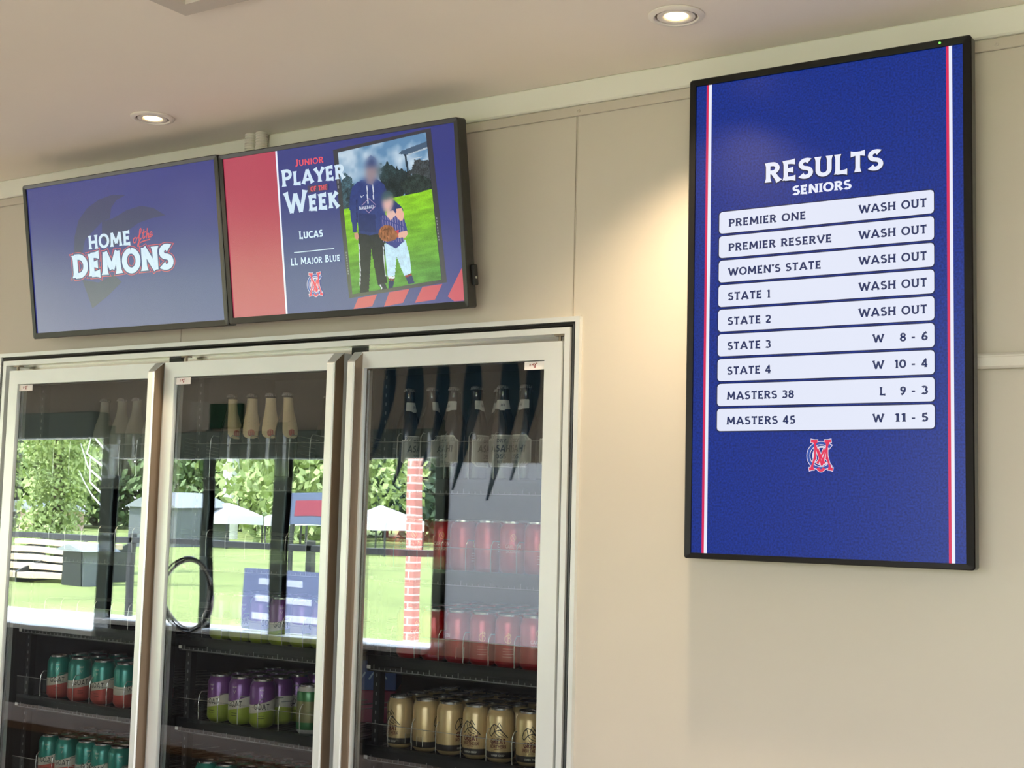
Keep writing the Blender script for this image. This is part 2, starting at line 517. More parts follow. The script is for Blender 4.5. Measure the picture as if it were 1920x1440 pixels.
# blind drawn over the last window
bm = bpy.data.materials.new('translucent blind')
bm.use_nodes = True
nt = bm.node_tree; nt.nodes.clear()
o_ = nt.nodes.new('ShaderNodeOutputMaterial'); d1 = nt.nodes.new('ShaderNodeBsdfDiffuse'); d2 = nt.nodes.new('ShaderNodeBsdfTranslucent'); mx = nt.nodes.new('ShaderNodeMixShader')
d1.inputs[0].default_value = (.8, .8, .82, 1); d2.inputs[0].default_value = (.9, .91, .94, 1); mx.inputs[0].default_value = .36
nt.links.new(d1.outputs[0], mx.inputs[1]); nt.links.new(d2.outputs[0], mx.inputs[2]); nt.links.new(mx.outputs[0], o_.inputs[0])
e = empty('window_blind', (-4.595, YF - .05, 1.95), 'pale roller blind drawn over a window, mirrored in the right fridge door', 'blind')
MB().box(-.42, .42, -.001, .001, -1.17, 0, bm).build('cloth', e)
b = MB(); b.tube([(-.43, 0, 0), (.43, 0, 0)], .02, M['white'], 10); b.build('roller', e)
b = MB(); b.tube([(-.42, 0, -1.17), (.42, 0, -1.17)], .009, M['white'], 8); b.build('bottom_rail', e)
M['signg'] = mat('green sign face', (26, 92, 66), 0.4)
tag(MB().bevbox(-7.10, -6.78, YF, YF + .03, 2.16, 2.34, M['signg'], .004).build('wall_sign'), 'plain dark green sign above the hatches, mirrored in the middle fridge door', 'sign')
tag(MB().bevbox(-7.34, -7.13, YF, YF + .006, 2.15, 2.36, M['white'], .002).build('wall_notice'), 'blank white notice beside the green sign, mirrored in the middle fridge door', 'notice')
# dark pennants hung from the ceiling near the hatches
M['navy'] = mat('dark teal cloth', (44, 84, 112), 0.85)
def pennant(x, wd, ln, lean, label):
    b = MB()
    n = 10
    for side in (0, 1):
        pass
    fr_, bk = [], []
    rings = []
    for i in range(n + 1):
        t = i / n
        hw = wd / 2 * (.35 + 1.1 * math.sin(min(1, t * 1.6 + .12) * 2.2)) * (1 - t) ** .8 + .004
        cx = lean * t * t + .02 * math.sin(t * 6)
        zc = -ln * t
        rings.append([(cx - hw, -.006 + .02 * math.sin(t * 7), zc), (cx, .014 + .02 * math.sin(t * 7), zc), (cx + hw, -.006 + .02 * math.sin(t * 7), zc), (cx, .004 + .02 * math.sin(t * 7), zc)])
    b.loft(rings, M['navy'], cap=True)
    o = b.build('hanging_pennant', None, True, (x, -1.60, CEIL - .04))
    b = MB(); b.tube([(0, 0, 0), (0, 0, .04)], .003, M['black'], 6)
    b.build('cord', o)
    tag(o, label, 'pennant', 'dark pennants hanging by the hatches')
PW = ['left edge', 'second from left', 'third from left', 'fourth from left', 'fifth from left', 'sixth from left', 'right edge']
for i, (x, wd, ln) in enumerate(((-5.38, .13, .95), (-5.17, .09, .62), (-4.97, .13, .78), (-4.76, .09, .66), (-4.54, .12, .80), (-4.28, .12, .86), (-4.12, .09, .74))):
    pennant(x, wd, ln, -.12, 'dark hanging pennant mirrored in the right fridge door, %s of seven' % PW[i])
# coil of cable on the steel post
e = empty('cable_coil', (-7.16, YF + .10, .97), 'coil of black and white cable hung on a post, mirrored in the middle fridge door', 'cable')
for k, (r0, m) in enumerate(((.24, M['white']), (.225, M['black']), (.21, M['white']), (.235, M['black']))):
    b = MB()
    b.tube([(r0 * math.cos(a) + .01 * k, .012 * k + .02 * math.sin(a * 2 + k), (r0 + .02) * math.sin(a)) for a in [2 * math.pi * i / 40 for i in range(41)]], .0075, m, 6, cap=False)
    b.build('loop', e, True)

# ground and field
M['grass'] = mat('sunlit grass', (134, 148, 84), 0.9, noise=(.35, .2))
M['clay'] = mat('red clay', (176, 104, 84), 0.9, noise=(1, .1))
b = MB(); b.box(-190, 40, -200, YF - .3, -1.2, -.8, M['grass'])
tag(b.build('ground_lawn'), 'bright green lawn outside, mirrored in the fridge doors', kind='structure')
b = MB(); b.box(-60, 10, -12.5, -10.2, -.81, -.785, M['clay'])
tag(b.build('ground_path'), 'red clay strip across the lawn', kind='structure')
M['apron'] = mat('concrete bounce apron', (196, 190, 182), 0.8, noise=(.8, .06))
b = MB(); b.box(-60, 20, -10.15, -4.76, -.85, -.785, M['apron'])  # added slab, hidden below the sill, evens out the green bounce from the lawn
tag(b.build('ground_bounce_apron'), 'pale concrete bounce apron added unseen to throw neutral daylight indoors', kind='structure')
# verandah rail
M['rail'] = mat('dark rail', (58, 62, 62), 0.45)
M['bounce_deck'] = mat('bounce paving', (208, 198, 188), 0.7, noise=(1.5, .05))
b = MB(); b.box(-14, 7, -4.75, YF - .06, -.85, -.04, M['bounce_deck'])  # added hidden paving that reflects warm neutral light up to the ceiling
tag(b.build('ground_bounce_deck'), 'pale paving outside the hatches, added unseen to bounce daylight indoors', kind='structure')
e = empty('verandah_rail', (-9, -4.6, -.8), 'dark verandah railing outside the hatches, mirrored in the fridge doors', 'railing')
MB().bevbox(-9, 6, -.03, .03, 2.0, 2.06, M['rail'], .006).build('top_rail', e)
MB().bevbox(-9, 6, -.03, .03, 1.06, 1.10, M['rail'], .006).build('lower_rail', e)
MB().bevbox(-9, 6, -.09, .09, 1.10, 1.24, M['bench'], .006).build('ledge_board', e)
for k in range(7):
    MB().bevbox(-9 + k * 2.4, -8.94 + k * 2.4, -.03, .03, 0, 2.1, M['rail'], .004).build('post', e)
# brick pillar
bk = bpy.data.materials.new('red brickwork')
bk.use_nodes = True
nt = bk.node_tree
br = nt.nodes.new('ShaderNodeTexBrick')
br.inputs['Color1'].default_value = lin((200, 128, 116)); br.inputs['Color2'].default_value = lin((212, 146, 132)); br.inputs['Mortar'].default_value = lin((222, 208, 198))
br.inputs['Scale'].default_value = 1.0; br.inputs['Brick Width'].default_value = .23; br.inputs['Row Height'].default_value = .086; br.inputs['Mortar Size'].default_value = .01
t_ = nt.nodes.new('ShaderNodeTexCoord'); mp = nt.nodes.new('ShaderNodeMapping'); mp.inputs['Rotation'].default_value = (R(90), 0, 0)
nt.links.new(t_.outputs['Object'], mp.inputs['Vector']); nt.links.new(mp.outputs[0], br.inputs['Vector']); nt.links.new(br.outputs['Color'], nt.nodes['Principled BSDF'].inputs['Base Color'])
b = MB(); b.bevbox(-9.02, -8.90, -7.06, -6.94, -.8, 3.4, bk, .01)
tag(b.build('brick_pillar'), 'red brick pillar outside, mirrored at the left of the right fridge door', 'pillar')
# bleachers, shed, banner, board, tents, tower
M['plank'] = mat('weathered plank', (222, 204, 176), 0.7)
e = empty('bleacher', (-34, -21, -.8), 'tan plank bleacher on the lawn, mirrored in the left fridge door', 'bleacher')
for k in range(5):
    MB().bevbox(-2.3, 2.3, -k * .4 - .38, -k * .4, .12 + k * .22, .28 + k * .22, M['plank'], .008).build('bench_plank', e)
for x in (-2, 0, 2):
    b = MB(); b.loft([[(x - .04, 0, 0), (x + .04, 0, 0), (x + .04, 0, .3), (x - .04, 0, .3)], [(x - .04, -2.5, 0), (x + .04, -2.5, 0), (x + .04, -2.5, 1.18), (x - .04, -2.5, 1.18)]], M['rail'], cap=True)
    b.build('side_frame', e)
M['shedw'] = mat('grey cladding', (112, 118, 122), 0.7)
M['roofm'] = mat('shed roof', (150, 156, 160), 0.5)
def shed(x, y, sx, sy, hh, name, label, cat, wm):
    e = empty(name, (x, y, -.8), label, cat)
    MB().box(-sx / 2, sx / 2, -sy / 2, sy / 2, 0, hh, wm).build('walls', e)
    b = MB(); b.loft([[(-sx / 2 - .2, -sy / 2 - .2, hh), (0, -sy / 2 - .2, hh + sx * .22), (sx / 2 + .2, -sy / 2 - .2, hh)], [(-sx / 2 - .2, sy / 2 + .2, hh), (0, sy / 2 + .2, hh + sx * .22), (sx / 2 + .2, sy / 2 + .2, hh)]], M['roofm'], cap=True)
    b.build('roof', e)
    MB().box(-.4, .4, sy / 2, sy / 2 + .04, 0, min(hh, 2.0), M['rail']).build('door', e)
shed(-31.2, -21.2, .9, 1.0, 1.0, 'tool_shed', 'small grey shed beside the bleacher, mirrored in the left fridge door', 'shed', M['shedw'])
shed(-55.6, -48, 3.6, 4, 2.2, 'club_shed', 'grey clubhouse under the trees, mirrored in the middle fridge door', 'shed', M['shedw'])
shed(-90, -66, 4, 5, 1.5, 'cottage', 'pale pink cottage between trees, mirrored in the left fridge door', 'house', mat('pale render', (222, 190, 180), 0.7))
M['bblue'] = mat('banner blue', (104, 116, 150), 0.6); M['bwhite'] = mat('banner white', (186, 196, 220), 0.6); M['bred'] = mat('banner red', (160, 70, 90), 0.6)
e = empty('rail_banner', (-8.55, -4.5, .47), 'blue banner with pale stripes on the railing, mirrored in the middle fridge door', 'banner')
MB().box(-.55, .55, 0, .012, -.02, .55, M['bblue']).build('cloth', e)
for k in range(3):
    MB().box(-.42 + k * .04, .40 - k * .1, .012, .014, .08 + k * .16, .14 + k * .16, M['bwhite']).build('stripe', e)
e = empty('scoreboard', (-33, -33, -.8), 'blue and red board on posts by the lawn, mirrored in the middle fridge door', 'scoreboard')
MB().bevbox(-1.2, 1.2, -.06, .06, 1.7, 2.9, M['bblue'], .01).build('board', e)
MB().box(-.8, .9, .06, .07, 2.0, 2.6, M['bred']).build('red_panel', e)
for x in (-.9, .9):
    MB().box(x - .06, x + .06, -.06, .06, 0, 1.7, M['rail']).build('post', e)
M['tent'] = mat('white canvas', (240, 240, 244), 0.7)
for i, (x, y) in enumerate(((-54, -50), (-50, -52), (-43, -50))):
    e = empty('marquee', (x, y, -.8), 'small white marquee far across the lawn, %s of three' % ('left', 'middle', 'right')[i], 'marquee', 'white marquees across the lawn')
    b = MB(); b.loft([[(-1.5, -1.5, 1.3), (1.5, -1.5, 1.3), (1.5, 1.5, 1.3), (-1.5, 1.5, 1.3)], [(-1.5, -1.5, 1.8), (1.5, -1.5, 1.8), (1.5, 1.5, 1.8), (-1.5, 1.5, 1.8)], [(-.05, -.05, 2.5), (.05, -.05, 2.5), (.05, .05, 2.5), (-.05, .05, 2.5)]], M['tent'], cap=True)
    b.build('canopy', e)
    for sx in (-1.45, 1.45):
        for sy in (-1.45, 1.45):
            MB().box(sx - .04, sx + .04, sy - .04, sy + .04, 0, 1.35, M['rail']).build('leg', e)
e = empty('light_tower', (-66.5, -63, -.8), 'tall white light tower among the trees, mirrored in the middle fridge door', 'light tower')
b = MB(); b.tube([(0, 0, 0), (0, 0, 8), (0, 0, 20)], [.55, .42, .25], M['tent'], 10); b.build('mast', e)
for k in (-1, 1):
    MB().bevbox(k * .9 - .7, k * .9 + .7, -.2, .4, 19, 20.4, M['tent'], .05).build('lamp_bank', e)
# trees
def crown(b, cx, cy, cz, r, m):
    """a loose ball of leaf sprays"""
    k = b.mi(m)
    for i in range(520):
        d = Vector((random.gauss(0, 1), random.gauss(0, 1), random.gauss(0, 1))).normalized() * r * random.uniform(.45, 1.08)
        n = Vector((random.gauss(0, 1), random.gauss(0, 1), random.gauss(0, 1))).normalized()
        t = n.orthogonal().normalized(); q = n.cross(t)
        l, w2 = r * random.uniform(.07, .14), r * random.uniform(.04, .08)
        c = Vector((cx, cy, cz)) + Vector((d.x, d.y, d.z * .85))
        base = len(b.v)
        b.v += [tuple(c - t * l), tuple(c - q * w2), tuple(c + t * l), tuple(c + q * w2)]
        b.f.append((base, base + 1, base + 2, base + 3)); b.m.append(k)
M['bark'] = mat('bark', (96, 82, 70), 0.8)
TG = [mat('leaf light', (168, 186, 122), 0.9, noise=(.8, .3)), mat('leaf mid', (128, 150, 104), 0.9, noise=(.8, .3)), mat('leaf dark', (92, 112, 92), 0.9, noise=(.8, .3)), mat('leaf grey', (140, 140, 124), 0.9, noise=(.8, .25))]
TL_ = ['light green', 'mid green', 'dark green', 'greyish leafless']
def tree(x, y, hgt, rr, k, where):
    e = empty('tree', (x, y, -.8), '%s tree %s, mirrored in the fridge glass' % (TL_[k], where), 'tree', 'trees around the lawn')
    b = MB(); b.tube([(0, 0, 0), (.1, 0, hgt * .4), (0, .1, hgt * .8)], [.28, .2, .08], M['bark'], 8); b.build('trunk', e, True)
    b = MB()
    for i in range(11):
        a = random.uniform(0, 6.28); q = random.uniform(0, .8) * rr
        crown(b, q * math.cos(a), q * math.sin(a), hgt * (.18 + .075 * i), rr * random.uniform(.42, .62), TG[k])
    b.build('crown', e)
TS = [(-121, -80, 16, 7, 3, 'behind the bleacher at far left'), (-112, -78, 13, 6, 2, 'left of the cottage'), (-105, -84, 15, 8, 3, 'behind the cottage'), (-99, -76, 12, 6, 0, 'right of the cottage'),
      (-91, -82, 15, 8, 1, 'left of the light tower at some distance'), (-84, -84, 16, 8, 0, 'farther left behind the light tower'), (-77, -80, 14, 7, 1, 'just left of the light tower'), (-69, -84, 17, 8, 1, 'right behind the light tower'),
      (-61, -80, 14, 7, 2, 'behind the left marquee'), (-66, -70, 11, 5, 0, 'in front of the taller row'), (-74, -86, 17, 8, 1, 'behind the clubhouse roof'), (-57, -62, 12, 6, 0, 'farthest right beside the pillar'), (-37.4, -25.0, 6.0, 1.8, 0, 'standing alone above the bleacher')]
for t_ in TS: tree(*t_)
e = empty('bare_tree', (-30.8, -21.5, -.8), 'bare white-barked tree beside a hatch post, mirrored in the left fridge door', 'tree')
b = MB(); b.tube([(0, 0, 0), (.1, 0, 3), (.2, 0, 7)], [.24, .2, .1], M['tent'], 8); b.build('trunk', e, True)
for k in range(9):
    z = 2.0 + k * .4
    b = MB(); b.tube([(.1, 0, z), (-.5 - .1 * k % .4, .1, z + .6), (-1.0, .2 * (-1) ** k, z + 1.3)], [.035, .02, .006], M['tent'], 6); b.build('branch', e, True)

# ------------------------------------------------------------------ downlights and ceiling vent
M['lamp_w'] = mat('white lamp trim', (226, 218, 206), 0.45)
M['lens'] = mat('warm lamp lens', (255, 240, 200), 0.3, emit=(255, 226, 160), estr=9.0)
M['gap'] = mat('lamp shadow gap', (96, 84, 70), 0.6)
def downlight(x, y, label):
    e = empty('downlight', (x, y, CEIL), label, 'downlight', 'recessed ceiling downlights')
    b = MB().lathe([(.054, -.0005), (.054, -.003), (.050, -.0055), (.043, -.0065), (.0405, -.004), (.0405, .0)], M['lamp_w'], 40, cap=False)
    b.build('trim_ring', e, True)
    b = MB().lathe([(.0405, -.0012), (.036, -.0008)], M['gap'], 40, cap=False)
    b.build('shadow_gap', e, True)
    b = MB().lathe([(.0365, -.001), (.0365, -.0045), (.033, -.0055), (.0265, -.0045), (.0225, -.002), (.022, -.0005)], M['lamp_w'], 40, cap=False)
    b.build('gimbal_ring', e, True)
    b = MB().lathe([(.0215, -.0012), (.0195, -.0035), (.013, -.0045), (.004, -.0048)], M['lens'], 32)
    b.build('lens', e, True)
    ld = bpy.data.lights.new('downlight_beam', 'SPOT')
    ld.energy = LAMP_W
    ld.spot_size = R(114)
    ld.spot_blend = 1.0
    ld.color = (1.0, 0.78, 0.52)
    ld.shadow_soft_size = 0.022
    lo = bpy.data.objects.new('downlight_beam', ld)
    col.objects.link(lo)
    lo.parent = e
    lo.location = (0, 0, -.03)
    return e
downlight(-2.535, 2.263, 'lit recessed downlight in the ceiling above the left blue screen')
downlight(-1.0975, 2.263, 'lit recessed downlight in the ceiling above the results screen')
for x, y in ((-4.0, 2.263), (-5.5, 2.263)):
    downlight(x, y, 'recessed downlight farther along the ceiling, outside the picture')
v = empty('ceiling_vent', (-1.912, 1.777, CEIL), 'square grey-white ceiling vent cut off by the top edge of the picture', 'ceiling vent')
M['vent'] = mat('vent plastic', (196, 186, 172), 0.5)
b = MB()
n = .56
b.loft([[(0, 0, 0), (n, 0, 0), (n, -n, 0), (0, -n, 0)], [(0, 0, -.014), (n, 0, -.014), (n, -n, -.014), (0, -n, -.014)],
        [(.006, -.006, -.018), (n - .006, -.006, -.018), (n - .006, -n + .006, -.018), (.006, -n + .006, -.018)],
        [(.05, -.05, -.018), (n - .05, -.05, -.018), (n - .05, -n + .05, -.018), (.05, -n + .05, -.018)],
        [(.055, -.055, -.004), (n - .055, -.055, -.004), (n - .055, -n + .055, -.004), (.055, -n + .055, -.004)]], M['vent'])
b.build('frame', v)
for i in range(9):
    y = -.08 - i * .05
    MB().loft([[(.055, y, -.006), (.055, y - .03, -.018), (.055, y - .033, -.016), (.055, y - .003, -.004)], [(n - .055, y, -.006), (n - .055, y - .03, -.018), (n - .055, y - .033, -.016), (n - .055, y - .003, -.004)]], M['vent'], cap=True).build('louvre', v)

# two corrugated conduits dropping from the ceiling behind the middle screen
def conduit(x, label):
    b = MB()
    prof = []
    z = 0
    while z > -.13:
        prof += [(.0155, z), (.0165, z - .0012), (.0165, z - .0034), (.0155, z - .0045), (.0142, z - .0052), (.0142, z - .0062)]
        z -= .007
    prof = [(r, zz) for r, zz in reversed(prof)]
    b.lathe(prof, M['conduit'], 20)
    o = b.build('corrugated_conduit', None, True, (x, W - .032, CEIL))
    tag(o, label, 'conduit', 'conduits from the ceiling')
conduit(-2.424, 'left of two grey corrugated conduits dropping from the ceiling behind the screens')
conduit(-2.387, 'right of two grey corrugated conduits dropping from the ceiling behind the screens')

# ------------------------------------------------------------------ wall screens
class Screen:
    def __init__(s, w, h):
        s.w, s.h, s.b, s.k = w, h, MB(), 0
    def pt(s, x, y, k):                         # millimetres from the panel's top-left corner
        return (x / 1000 - s.w / 2, -k * .00003, s.h / 2 - y / 1000)
    def poly(s, pts, m, k=None):
        if k is None:
            s.k += 1; k = s.k
        P = [s.pt(x, y, k) for x, y in pts]
        a = sum(P[i][0] * P[(i + 1) % len(P)][2] - P[(i + 1) % len(P)][0] * P[i][2] for i in range(len(P)))
        s.b.face(P if a > 0 else P[::-1], m)
    def quads(s, qs, m):                        # qs in (x, -y) millimetres
        s.k += 1
        for q in qs:
            s.poly([(x, -y) for x, y in q], m, s.k)
    def text(s, st, x0, x1, base, cap, m, **kw):
        s.quads(text2d(st, x0, x1, -base, cap, **kw), m)
    def rrect(s, x0, y0, x1, y1, r, m):
        P = []
        for cx, cy, a in ((x1 - r, y0 + r, -90), (x1 - r, y1 - r, 0), (x0 + r, y1 - r, 90), (x0 + r, y0 + r, 180)):
            P += [(cx + r * math.cos(R(a + i * 15)), cy + r * math.sin(R(a + i * 15))) for i in range(7)]
        s.poly(P, m)

def screen_body(e, w, h, bl, br, bt, bb, depth, hump, m=None):
    m = m or M['bezel']
    x0, x1, z0, z1 = -w / 2 - bl, w / 2 + br, -h / 2 - bb, h / 2 + bt
    b = MB()
    def rr(x0, x1, z0, z1, y, r=.006):
        P = []
        for cx, cz, a in ((x1 - r, z0 + r, -90), (x1 - r, z1 - r, 0), (x0 + r, z1 - r, 90), (x0 + r, z0 + r, 180)):
            P += [(cx + r * math.cos(R(a + i * 22.5)), y, cz + r * math.sin(R(a + i * 22.5))) for i in range(5)]
        return P
    i = 0.0005
    b.loft([rr(-w / 2 + i, w / 2 - i, -h / 2 + i, h / 2 - i, .001, .0006), rr(-w / 2, w / 2, -h / 2, h / 2, -.0035, .0006), rr(x0 + .002, x1 - .002, z0 + .002, z1 - .002, -.005),
            rr(x0, x1, z0, z1, -.003), rr(x0, x1, z0, z1, depth)], m)
    b.build('bezel', e, True)
    b = MB()
    b.loft([rr(x0 + .001, x1 - .001, z0 + .001, z1 - .001, depth * .2), rr(x0 + .001, x1 - .001, z0 + .001, z1 - .001, depth), rr(x0 + .05, x1 - .05, z0 + .04, z1 - .04, depth + hump)], M['bezel2'], cap=True)
    b.build('back_cover', e)

# --- results screen (portrait)
RB = (6, 42, 134)
e = empty('results_screen', (-.8778, 2.4632, CZ + .4026), 'tall portrait screen showing white RESULTS rows on blue', 'screen')
w, h = .5354, .9519
screen_body(e, w, h, .014, .016, .014, .011, .022, .022, mat('glossy black bezel', (12, 11, 13), 0.3, spec=0.35))
s = Screen(w, h)
blue = scr('results blue', RB, 1.0, (260, .42))
wht, pink, ink = scr('white', (232, 236, 250)), scr('crimson', (214, 38, 88)), scr('ink', (42, 52, 96))
rwhite = scr('row white', (226, 231, 248))
shade = scr('shadow line', (22, 30, 74))
s.poly([(0, 0), (535.4, 0), (535.4, 951.9), (0, 951.9)], blue)
for x0, m in ((22.5, pink), (504.5, pink)):
    s.poly([(x0, 0), (x0 + 5, 0), (x0 + 5, 952), (x0, 952)], m)
for x0, wd in ((27.5, 6.5), (509.5, 6)):
    s.poly([(x0, 0), (x0 + wd, 0), (x0 + wd, 952), (x0, 952)], wht)
s.text('RESULTS', 151, 386, 219.5, 39, shade, t=.2, grow=.07)
s.text('RESULTS', 151, 386, 218, 39, wht, t=.2)
s.text('SENIORS', 208, 325, 249, 17.5, wht, t=.23)
rows = [('PREMIER ONE', 235, None), ('PREMIER RESERVE', 287, None), ("WOMEN'S STATE", 266, None), ('STATE 1', 163, None), ('STATE 2', 165, None),
        ('STATE 3', 165, ('W', '8', '6')), ('STATE 4', 166, ('W', '10', '4')), ('MASTERS 38', 213, ('L', '9', '3')), ('MASTERS 45', 216, ('W', '11', '5'))]
for i, (nm, xe, scn) in enumerate(rows):
    y0 = 268 + i * 49.75
    s.rrect(51.5, y0 - 2, 483, y0 + 46, 8, shade)
    s.rrect(53.5, y0, 481, y0 + 44, 7, rwhite)
    bl = y0 + 31.5
    s.text(nm, 74, xe, bl, 15.5, ink, t=.19)
    bl -= .7
    if scn is None:
        s.text('WASH OUT', 340, 468, bl, 16, ink, t=.19)
    else:
        a, n1, n2 = scn
        if a == 'W': s.text('W', 367, 388, bl, 15.5, ink, t=.19)
        else: s.text('L', 380, 391, bl, 15.5, ink, t=.19)
        x0 = 418 if len(n1) == 1 else 408
        s.text(n1, x0, 429, bl, 15.5, ink, t=.2)
        s.text('-', 438, 447, bl + .5, 15.5, ink, t=.2)
        s.text(n2, 457.5, 469, bl, 15.5, ink, t=.2)
mb, mw, mr = monogram(267.5, -759, 58, 60)
s.quads(mw, scr('monogram white', (222, 214, 232)))
s.quads(mb, scr('monogram blue', (46, 82, 170)))
s.quads(mr, scr('monogram red', (226, 56, 92)))
s.b.build('display_panel', e)
MB().lathe([(.0022, 0), (.002, .0008)], M['led'], 10).build('status_light', e).matrix_local = Matrix.Translation((w / 2 - .041, -.0045, h / 2 + .0075)) @ Matrix.Rotation(R(90), 4, 'X')
b = MB(); b.box(-.16, .16, .044, .058, -.12, .12, M['bezel2']); b.box(-.11, .11, .058, W - 2.4632 - .002, -.14, .14, M['bezel2'])
b.build('wall_bracket', e)

# --- left landscape screens, tipped forward
SCR[:] = [0.21, 1.0]
wht = scr('white', (232, 236, 250))
def tilted(name, x, y, z, label, w, h):
    e = empty(name, (x, y, CZ + z), label, 'screen', 'tilted screens above the fridge')
    e.rotation_euler = (R(9.18), R(.19), R(.08))
    return e
PB = (46, 52, 128)
w, h = .7305, .4054
e = tilted('wall_screen', -2.8028, 2.4158, .6667, 'left landscape screen above the fridge with HOME of the DEMONS on plain blue', w, h)
screen_body(e, w, h, .013, .0135, .011, .016, .026, .02)
s = Screen(w, h)
pblue = scr('plain blue', PB, 1.0, (3, .05))
s.poly([(0, 0), (730.5, 0), (730.5, 405.4), (0, 405.4)], pblue)
faint = scr('faint emblem', (48, 52, 98))
# faint horn-like sweeps and a pointed lower piece behind the words
s.poly([(398, 56), (350, 50), (297, 57), (245, 76), (207, 106), (186, 150), (178, 205), (205, 215), (228, 160), (262, 140), (300, 118), (332, 112), (340, 84), (362, 66)], faint)
s.poly([(300, 118), (348, 112), (400, 96), (455, 90), (500, 100), (542, 123), (490, 126), (440, 134), (400, 150), (370, 180), (330, 190), (296, 160)], faint)
s.poly([(205, 268), (238, 348), (300, 320), (361, 284), (330, 262), (270, 280)], faint)
twh, tred, tdk = scr('headline white', (205, 226, 242)), scr('headline red', (206, 72, 88)), scr('headline dark', (56, 62, 120))
s.text('HOME', 241, 406, 188, 37, twh, t=.2)
# script words
def script(s, pls, m, t):
    qs = []
    for pl in pls:
        qs += [[(p.x, -p.y) for p in q] for q in ribbon(pl, t, 0, 0, 0, 0, 3)]
    s.quads(qs, m)
def sm(pts, n=6):
    out = []
    P = [pts[0]] + list(pts) + [pts[-1]]
    for i in range(1, len(P) - 2):
        p0, p1, p2, p3 = [Vector(q) for q in P[i - 1:i + 3]]
        for k in range(n):
            u = k / n
            out.append(tuple(.5 * ((2 * p1) + (p2 - p0) * u + (2 * p0 - 5 * p1 + 4 * p2 - p3) * u * u + (3 * p1 - p0 - 3 * p2 + p3) * u ** 3)))
    return out + [tuple(pts[-1])]
script(s, [sm([(424, 171), (417, 176), (418, 184), (425, 183), (429, 175), (425, 171), (433, 173), (440, 166)]),
           sm([(437, 173), (447, 158), (449, 150), (444, 152), (440, 170), (436, 192), (432, 195), (433, 189), (442, 179), (448, 174)]),
           sm([(459, 152), (454, 172), (457, 176), (463, 170)]), sm([(451, 162), (466, 159)]),
           sm([(473, 150), (466, 176), (471, 166), (476, 165), (474, 175), (480, 172)]),
           sm([(480, 170), (488, 166), (487, 161), (481, 165), (481, 174), (491, 169)]),
           sm([(441, 186), (455, 183), (480, 180)])], tred, 3.0)
s.text('DEMONS', 172, 558, 261, 61, tred, t=.25, grow=.17)
s.text('DEMONS', 172, 558, 261, 61, tdk, t=.25, grow=.115)
s.text('DEMONS', 172, 558, 261, 61, twh, t=.25)
s.b.build('display_panel', e)
b = MB(); b.box(-.12, .12, .044, .07, -.1, .1, M['bezel2'])
b.build('tilt_bracket', e)

w, h = .7084, .3985
e = tilted('wall_screen', -2.0539, 2.4169, .6642, 'middle landscape screen above the fridge showing Junior Player of the Week', w, h)
screen_body(e, w, h, .0135, .013, .011, .016, .026, .02)
s = Screen(w, h)
s.poly([(0, 0), (708.4, 0), (708.4, 398.5), (0, 398.5)], scr('navy blue', (42, 50, 126), 1.0, (3, .05)))
pr = scr('panel red', (180, 58, 86), 1.0, (3, .05))
s.poly([(0, 0), (175, 0), (175, 398.5), (0, 398.5)], pr)
s.poly([(175, 0), (180.5, 0), (180.5, 398.5), (175, 398.5)], wht)
sred = scr('stripe red', (194, 66, 86))
for q in ([(404, 373), (461, 368), (444, 395), (388, 398)], [(497, 365), (556, 361), (535, 392), (479, 397.5)], [(593, 359), (649, 356), (626, 390), (569, 394)], [(705, 324), (708.4, 326), (708.4, 397), (679, 397), (662, 385)]):
    s.poly(q, sred)
pf = scr('film frame', (46, 46, 58))
s.poly([(356, 19), (643, 4), (662, 353), (377, 372)], pf)
fm = scr('film lettering', (122, 124, 132))
for i in range(9):                               # small edge printing on the film frame
    y = 262 + i * 6.2
    s.poly([(374.6 + i * .36, y), (378 + i * .36, y), (378.2 + i * .36, y + 4), (374.8 + i * .36, y + 4)], fm)
for i in range(8):
    y = 205 + i * 7
    s.poly([(643 + i * .4, y), (646 + i * .4, y), (646.2 + i * .4, y + 4), (643.2 + i * .4, y + 4)], fm)
for y in (92, 104):
    s.poly([(364, y), (368, y), (368, y + 7), (364, y + 7)], fm)
PHOTO_K = s.k + 1
s.k += 3
jr = scr('junior red', (222, 78, 92))
s.text('Junior', 236, 325, 45, 16.5, jr, t=.17, sc=.86)
s.text('Player', 191, 387, 89, 40, twh, t=.2, sc=.83)
s.poly([(271, 95), (337, 97), (336, 111), (271, 112)], scr('of the box', (62, 52, 88)))
s.text('OF THE', 280, 331, 109.5, 11.5, jr, t=.22)
s.text('Week', 196, 364, 155, 51, twh, t=.19, sc=.72)
s.text('Lucas', 235, 309, 219.5, 18.5, twh, t=.21, sc=.86)
s.poly([(215, 250), (342, 250), (342, 252), (215, 252)], twh)
s.text('LL Major Blue', 203, 357, 281.5, 17, twh, t=.19, sc=.84)
mb, mw, mr = monogram(276, -333, 54, 57)
s.quads(mw, scr('monogram white', (222, 214, 232)))
s.quads(mb, scr('monogram blue', (46, 82, 170)))
s.quads(mr, scr('monogram red', (226, 56, 92)))
panel = s.b.build('display_panel', e)

